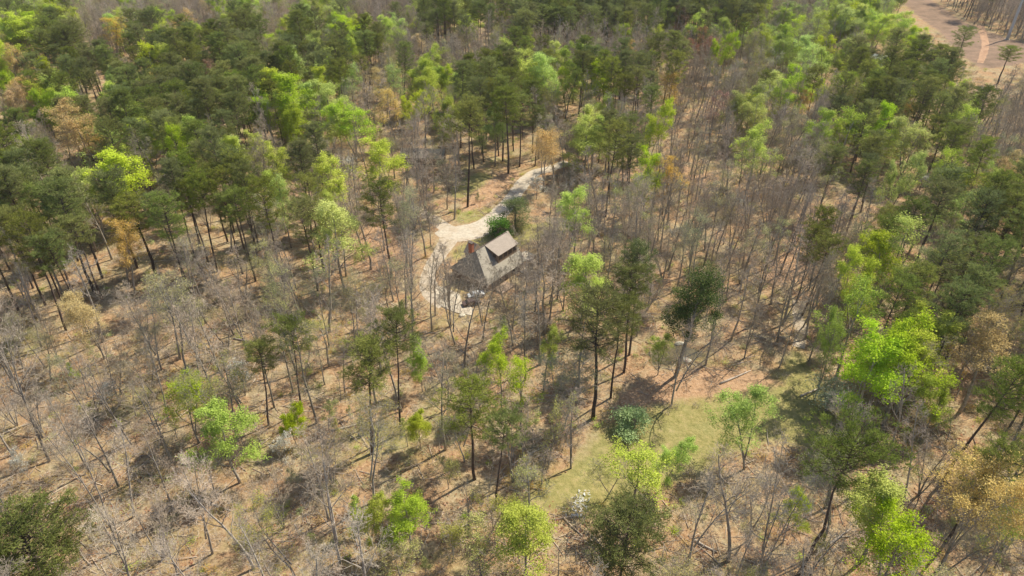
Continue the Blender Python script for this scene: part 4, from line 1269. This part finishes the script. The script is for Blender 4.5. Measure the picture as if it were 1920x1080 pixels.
for look, dr_, nm, dist, o in entries:
    k = (look, dr_, nm)
    n = cnt.get(k, 0); cnt[k] = n + 1
    if n == 0: o["label"] = "%s nearest %s %s" % (look, "to, " + dr_.replace(" of", " of,") if False else dr_, nm)
    else: o["label"] = "%s%s out %s %s" % (ordinal(n), look, dr_, nm)
    if len(o["label"].split()) > 16: o["label"] = o["label"].replace(" and ", "-", 1).replace(" standing", "")
    if len(o["label"].split()) > 16: print("LONG", o["label"])

# ---- the far and hidden rest: one object per kind, copies set out over its points
def forest_mass(name, items, label, src):
    coll = bpy.data.collections.new(name + "_source")
    objs = []
    for i, (tr, cr, H, rad) in enumerate(src):
        me = bpy.data.meshes.new(name + "_source")
        # join trunk and crown
        n1, n2 = len(tr.vertices), len(cr.vertices)
        co = np.empty((n1 + n2) * 3, np.float32)
        a = np.empty(n1 * 3, np.float32); tr.vertices.foreach_get("co", a); co[:n1 * 3] = a
        a = np.empty(n2 * 3, np.float32); cr.vertices.foreach_get("co", a); co[n1 * 3:] = a
        l1, l2 = len(tr.loops), len(cr.loops)
        li = np.empty(l1 + l2, np.int32)
        a = np.empty(l1, np.int32); tr.loops.foreach_get("vertex_index", a); li[:l1] = a
        a = np.empty(l2, np.int32); cr.loops.foreach_get("vertex_index", a); li[l1:] = a + n1
        p1, p2 = len(tr.polygons), len(cr.polygons)
        ls = np.empty(p1 + p2, np.int32); lt = np.empty(p1 + p2, np.int32)
        a = np.empty(p1, np.int32); tr.polygons.foreach_get("loop_start", a); ls[:p1] = a
        tr.polygons.foreach_get("loop_total", a); lt[:p1] = a
        a = np.empty(p2, np.int32); cr.polygons.foreach_get("loop_start", a); ls[p1:] = a + l1
        cr.polygons.foreach_get("loop_total", a); lt[p1:] = a
        me.vertices.add(n1 + n2); me.vertices.foreach_set("co", co)
        me.loops.add(l1 + l2); me.loops.foreach_set("vertex_index", li)
        me.polygons.add(p1 + p2); me.polygons.foreach_set("loop_start", ls); me.polygons.foreach_set("loop_total", lt)
        me.materials.append(tr.materials[0]); me.materials.append(cr.materials[0])
        mi = np.zeros(p1 + p2, np.int32); mi[p1:] = 1
        me.polygons.foreach_set("material_index", mi)
        me.update(calc_edges=True)
        o = bpy.data.objects.new("%s_source_%02d" % (name, i), me)
        coll.objects.link(o); objs.append(o)
    pts = bpy.data.meshes.new(name)
    n = len(items)
    pts.vertices.add(n)
    pos, rotv, scl, idx = [], [], [], []
    for kind, x, y, d, code in items:
        sxy, sz = scale_for(kind)
        pos.append((x, y, zg(x, y))); rotv.append((rt.gauss(0, .03), rt.gauss(0, .03), rt.uniform(0, 6.28)))
        scl.append((sxy, sxy, sz)); idx.append(rt.randrange(len(src)))
    pts.vertices.foreach_set("co", np.array(pos, np.float32).ravel())
    at = pts.attributes.new("spin", 'FLOAT_VECTOR', 'POINT'); at.data.foreach_set("vector", np.array(rotv, np.float32).ravel())
    at = pts.attributes.new("size", 'FLOAT_VECTOR', 'POINT'); at.data.foreach_set("vector", np.array(scl, np.float32).ravel())
    at = pts.attributes.new("pick", 'INT', 'POINT'); at.data.foreach_set("value", np.array(idx, np.int32))
    ob_ = bpy.data.objects.new(name, pts); C.objects.link(ob_)
    ng = bpy.data.node_groups.new(name, 'GeometryNodeTree')
    ng.interface.new_socket("Geometry", in_out='INPUT', socket_type='NodeSocketGeometry')
    ng.interface.new_socket("Geometry", in_out='OUTPUT', socket_type='NodeSocketGeometry')
    gi = ng.nodes.new("NodeGroupInput"); go = ng.nodes.new("NodeGroupOutput")
    ci = ng.nodes.new("GeometryNodeCollectionInfo"); ci.inputs["Collection"].default_value = coll
    ci.inputs["Separate Children"].default_value = True; ci.inputs["Reset Children"].default_value = True
    ip = ng.nodes.new("GeometryNodeInstanceOnPoints"); ip.inputs["Pick Instance"].default_value = True
    def na(nm, ty):
        k = ng.nodes.new("GeometryNodeInputNamedAttribute"); k.data_type = ty; k.inputs["Name"].default_value = nm
        return [s for s in k.outputs if s.enabled and s.name == "Attribute"][0]
    ng.links.new(gi.outputs[0], ip.inputs["Points"]); ng.links.new(ci.outputs[0], ip.inputs["Instance"])
    ng.links.new(na("pick", 'INT'), ip.inputs["Instance Index"])
    ng.links.new(na("spin", 'FLOAT_VECTOR'), ip.inputs["Rotation"])
    ng.links.new(na("size", 'FLOAT_VECTOR'), ip.inputs["Scale"])
    ng.links.new(ip.outputs[0], go.inputs[0])
    md = ob_.modifiers.new("trees", 'NODES'); md.node_group = ng
    tag(ob_, label, kind="stuff")
    return ob_
for k, nm, lb in (('pine', 'far_pine_forest', "distant mass of dark pines filling the upper woods"),
                  ('bare', 'far_bare_forest', "distant mass of leafless grey-brown trees"),
                  ('leafy', 'far_leafy_forest', "distant lime-green trees in fresh leaf"),
                  ('budding', 'far_budding_forest', "distant trees with a haze of olive buds")):
    tall = [t for t in mass if t[0] == k]
    if tall: forest_mass(nm, tall, lb, PROTO[k])
    low = [t for t in mass if t[0] == k + '_small']
    if low: forest_mass('understorey_' + k.replace('leafy', 'leafy') + '_saplings', low, "young %s saplings under the taller trees" % k, PROTO[k + '_small'])
rest = [t for t in mass if t[0] in ('golden', 'red', 'dogwood')]
for t in rest:
    if score(t) < 0: continue

# undergrowth: brush and seedlings all over the forest floor
br_items = []
rb = random.Random(21)
for _ in range(6500):
    y = rb.uniform(45, 420) ** 1.0
    x = rb.uniform(-1, 1) * (0.8 * (y * CT + CAM_H * ST))
    br_items.append((x, y))
bx = np.array([b[0] for b in br_items]); by = np.array([b[1] for b in br_items])
bad = np.zeros(len(bx), bool)
for P, mg in NOTREE[:5] + NOTREE[8:]: bad |= dist_poly(P, bx, by) < min(mg, 1)
keep = ~bad
def brush(seed, mat, n, H):
    rg = random.Random(seed); rng = np.random.default_rng(seed); mb = MB(); tips = []
    for k in range(n):
        a = rg.uniform(0, 6.28); d = Vector((math.cos(a) * 0.5, math.sin(a) * 0.5, rg.uniform(0.6, 1.4))).normalized()
        p = Vector((rg.gauss(0, .4), rg.gauss(0, .4), -0.1)); q = p + d * H * rg.uniform(0.4, 1)
        mb.tube([p, p.lerp(q, 0.5) + Vector((rg.gauss(0, .1), rg.gauss(0, .1), 0)), q], [0.018, 0.014, 0.008], 3)
        tips.append(tuple(q)); tips.append(tuple(p.lerp(q, 0.6)))
        for j in range(3):
            s = p.lerp(q, rg.uniform(0.3, 0.95)); e = s + Vector((rg.gauss(0, .3), rg.gauss(0, .3), rg.uniform(0.1, .5))) * H * 0.4
            mb.tube([s, e], [0.011, 0.006], 3); tips.append(tuple(e))
    Q = leaf_quads(rng, np.repeat(np.array(tips), 1 if mat == 'twig' else 3, axis=0), 0.14, 0.16)
    add_proto('brush', mb.mesh("brush_stems", [M['twig']]), quads_mesh("brush_leaves", Q, M[mat]), H, 1)
brush(900, 'twig', 16, 1.6); brush(901, 'bud', 14, 1.5); brush(902, 'twig', 20, 2.2); brush(903, 'lime', 10, 1.2); brush(904, 'twig', 12, 1.2); brush(905, 'gold', 12, 1.2)
items = [('brush', float(a), float(b), 0, '') for a, b, k in zip(bx, by, keep) if k]
forest_mass("undergrowth", items, "scattered brush, seedlings and dead stems over the leaf litter", PROTO['brush'])

def sticks(seed, n):
    rg = random.Random(seed); mb = MB()
    for k in range(n):
        p = Vector((rg.gauss(0, 1.2), rg.gauss(0, 1.2), 0.06)); a = rg.uniform(0, 6.28); L = rg.uniform(0.5, 3.2)
        q = p + Vector((math.cos(a) * L, math.sin(a) * L, rg.uniform(0, .25)))
        r = 0.02 + 0.022 * L * rg.random(); mb.tube([p, p.lerp(q, .5) + Vector((rg.gauss(0, .1), rg.gauss(0, .1), 0.03)), q], [r, r * .8, r * .4], 4)
    Q = leaf_quads(np.random.default_rng(seed), np.array([(rg.gauss(0, 1.5), rg.gauss(0, 1.5), 0.06) for _ in range(24)]), 0.3, 0.02, 3.0)
    add_proto('sticks', mb.mesh("stick_wood", [M['twig']]), quads_mesh("dead_leaves", Q, M['red']), 1, 2)
for i in range(4): sticks(950 + i, 5 + 2 * i)
rb = random.Random(77)
st_items = []
for _ in range(4200):
    y = rb.uniform(45, 330); x = rb.uniform(-1, 1) * (0.8 * (y * CT + CAM_H * ST))
    st_items.append((x, y))
sx_ = np.array([q[0] for q in st_items]); sy_ = np.array([q[1] for q in st_items]); bad = np.zeros(len(sx_), bool)
for P, mg in NOTREE[:4]: bad |= dist_poly(P, sx_, sy_) < 0.5
for P, mg in NOTREE[9:10]: bad |= dist_poly(P, sx_, sy_) < 0.5
forest_mass("fallen_sticks", [('sticks', float(a), float(b), 0, '') for a, b, k in zip(sx_, sy_, bad) if not k], "fallen sticks and dead leaves scattered on the forest floor", PROTO['sticks'])

# fallen logs
LOGS = [((70,948),(140,930)), ((360,930),(470,975)), ((830,1015),(900,975)), ((1500,745),(1620,700)), ((1300,1010),(1345,1035)), ((10,812),(70,790)),
        ((1140,610),(1200,590)), ((620,812),(700,790)), ((1530,1040),(1600,990)), ((1350,720),(1420,690)), ((440,640),(500,650)), ((1180,385),(1245,370))]
LBL = ["bleached fallen log beside the bushy pine at bottom left", "bleached fallen branch below the crooked-limbed tree", "fallen log below the wide olive pine near the bottom",
       "fallen log beside the dogwood right of the clearing", "pale fallen limb below the pale bare tree under the clearing", "pale fallen log at the left edge of the leaf litter",
       "fallen log between the vivid tree and dark evergreen", "fallen log below the two-tiered olive pine", "fallen log beside the flat-topped leaning pine's base",
       "fallen log on the far bank right of the pond", "fallen log in the bare woods left of centre", "fallen log in the bare woods right of the driveway"]
for (a, b), lb in zip(LOGS, LBL):
    p, q = Vector((*ground_at(*a), 0)), Vector((*ground_at(*b), 0))
    L = (q - p).length
    if L > 9: q = p + (q - p) * 9 / L
    p.z, q.z = zg(p.x, p.y) + 0.18, zg(q.x, q.y) + 0.15
    m = MB(); mid = p.lerp(q, 0.5) + Vector((rnd.gauss(0, .15), rnd.gauss(0, .15), 0.03))
    o_ = p.copy()
    pts = [v - o_ for v in (p, p.lerp(mid, .5), mid, mid.lerp(q, .5), q)]
    m.tube(pts, [0.24, 0.22, 0.19, 0.15, 0.09], 8)
    e = bpy.data.objects.new("fallen_log", None); C.objects.link(e); e.location = o_
    tag(e, lb, "log", "fallen logs on the forest floor")
    m.build("stem", M['log'], e, True)
    for k in range(3):
        s = pts[2].lerp(pts[4], k / 3); st = MB()
        st.tube([s, s + Vector((rnd.gauss(0, .5), rnd.gauss(0, .5), rnd.uniform(0.3, 1.0)))], [0.06, 0.02], 4)
        st.build("branch_stub", M['log'], e)

# rocks on the pond bank and by the pad
import bmesh
def rock(px_, py_, s, label):
    bm = bmesh.new(); bmesh.ops.create_icosphere(bm, subdivisions=3, radius=1)
    r_ = random.Random(label)
    ph = [r_.uniform(0, 6) for _ in range(3)]
    for v in bm.verts:
        k = 1 + 0.16 * math.sin(v.co.x * 3 + ph[0]) + 0.14 * math.sin(v.co.y * 3.7 + ph[1]) + 0.1 * math.sin(v.co.z * 5 + ph[2]) + r_.gauss(0, .025)
        v.co *= k; v.co.z = max(-0.3, v.co.z * 0.55)
        v.co.x *= s[0]; v.co.y *= s[1]; v.co.z *= s[2]
    me = bpy.data.meshes.new("rock"); bm.to_mesh(me); bm.free(); me.materials.append(M['stone'])
    o = bpy.data.objects.new("rock", me); C.objects.link(o)
    gx_, gy_ = ground_at(px_, py_); o.location = (gx_, gy_, zg(gx_, gy_)); o.rotation_euler = (0, 0, r_.uniform(0, 3))
    tag(o, label, "rock")
rock(1291, 662, (2.3, 1.2, 1.6), "large pale flat rock at the edge of the pond")
rock(1288, 672, (1.5, 0.8, 1.2), "smaller yellowish rock just below the large flat rock at the pond")
rock(1275, 642, (1.0, 0.7, 1.0), "grey rock on the far bank of the pond")
rock(867, 592, (0.9, 0.6, 0.9), "brown rock at the lower edge of the concrete pad")

# white debris pile below the clearing
m = MB(); rw = random.Random(3)
q0 = Vector((*ground_at(1085, 945), 0))
for k in range(130):
    t = rw.random(); a = Vector((*ground_at(1094 - 16 * t + rw.gauss(0, 9), 918 + 52 * t), 0)) - q0
    L = rw.uniform(0.15, 0.6); an = rw.uniform(0, 3.14)
    d = Vector((math.cos(an), math.sin(an), rw.uniform(0, .3))) * L / 2
    a.z = 0.08 + rw.uniform(0, 0.12)
    m.tube([a - d, a + d], [rw.uniform(.03, .07), rw.uniform(.02, .06)], 5)
o = m.build("debris_pile", M['metalwhite'])
o.location = (q0.x, q0.y, zg(q0.x, q0.y)); tag(o, "strip of white bleached debris on the ground below the clearing", "debris pile")

# ------------------------------------------------------------------ thin spring haze
hb = MB(); hb.box(0, 2000, 50.0, 10800, 15000, 110)
hm, nt, nn, ll = nodes_of("pale_air")
pv = N(nt, "ShaderNodeVolumePrincipled"); pv.inputs["Color"].default_value = (0.97, 0.96, 0.92, 1); pv.inputs["Density"].default_value = 0.00008
pv.inputs["Anisotropy"].default_value = 0.3
o = N(nt, "ShaderNodeOutputMaterial"); ll.new(pv.outputs[0], o.inputs["Volume"])
tag(hb.build("haze", hm), "thin pale haze over the forest", kind="stuff")
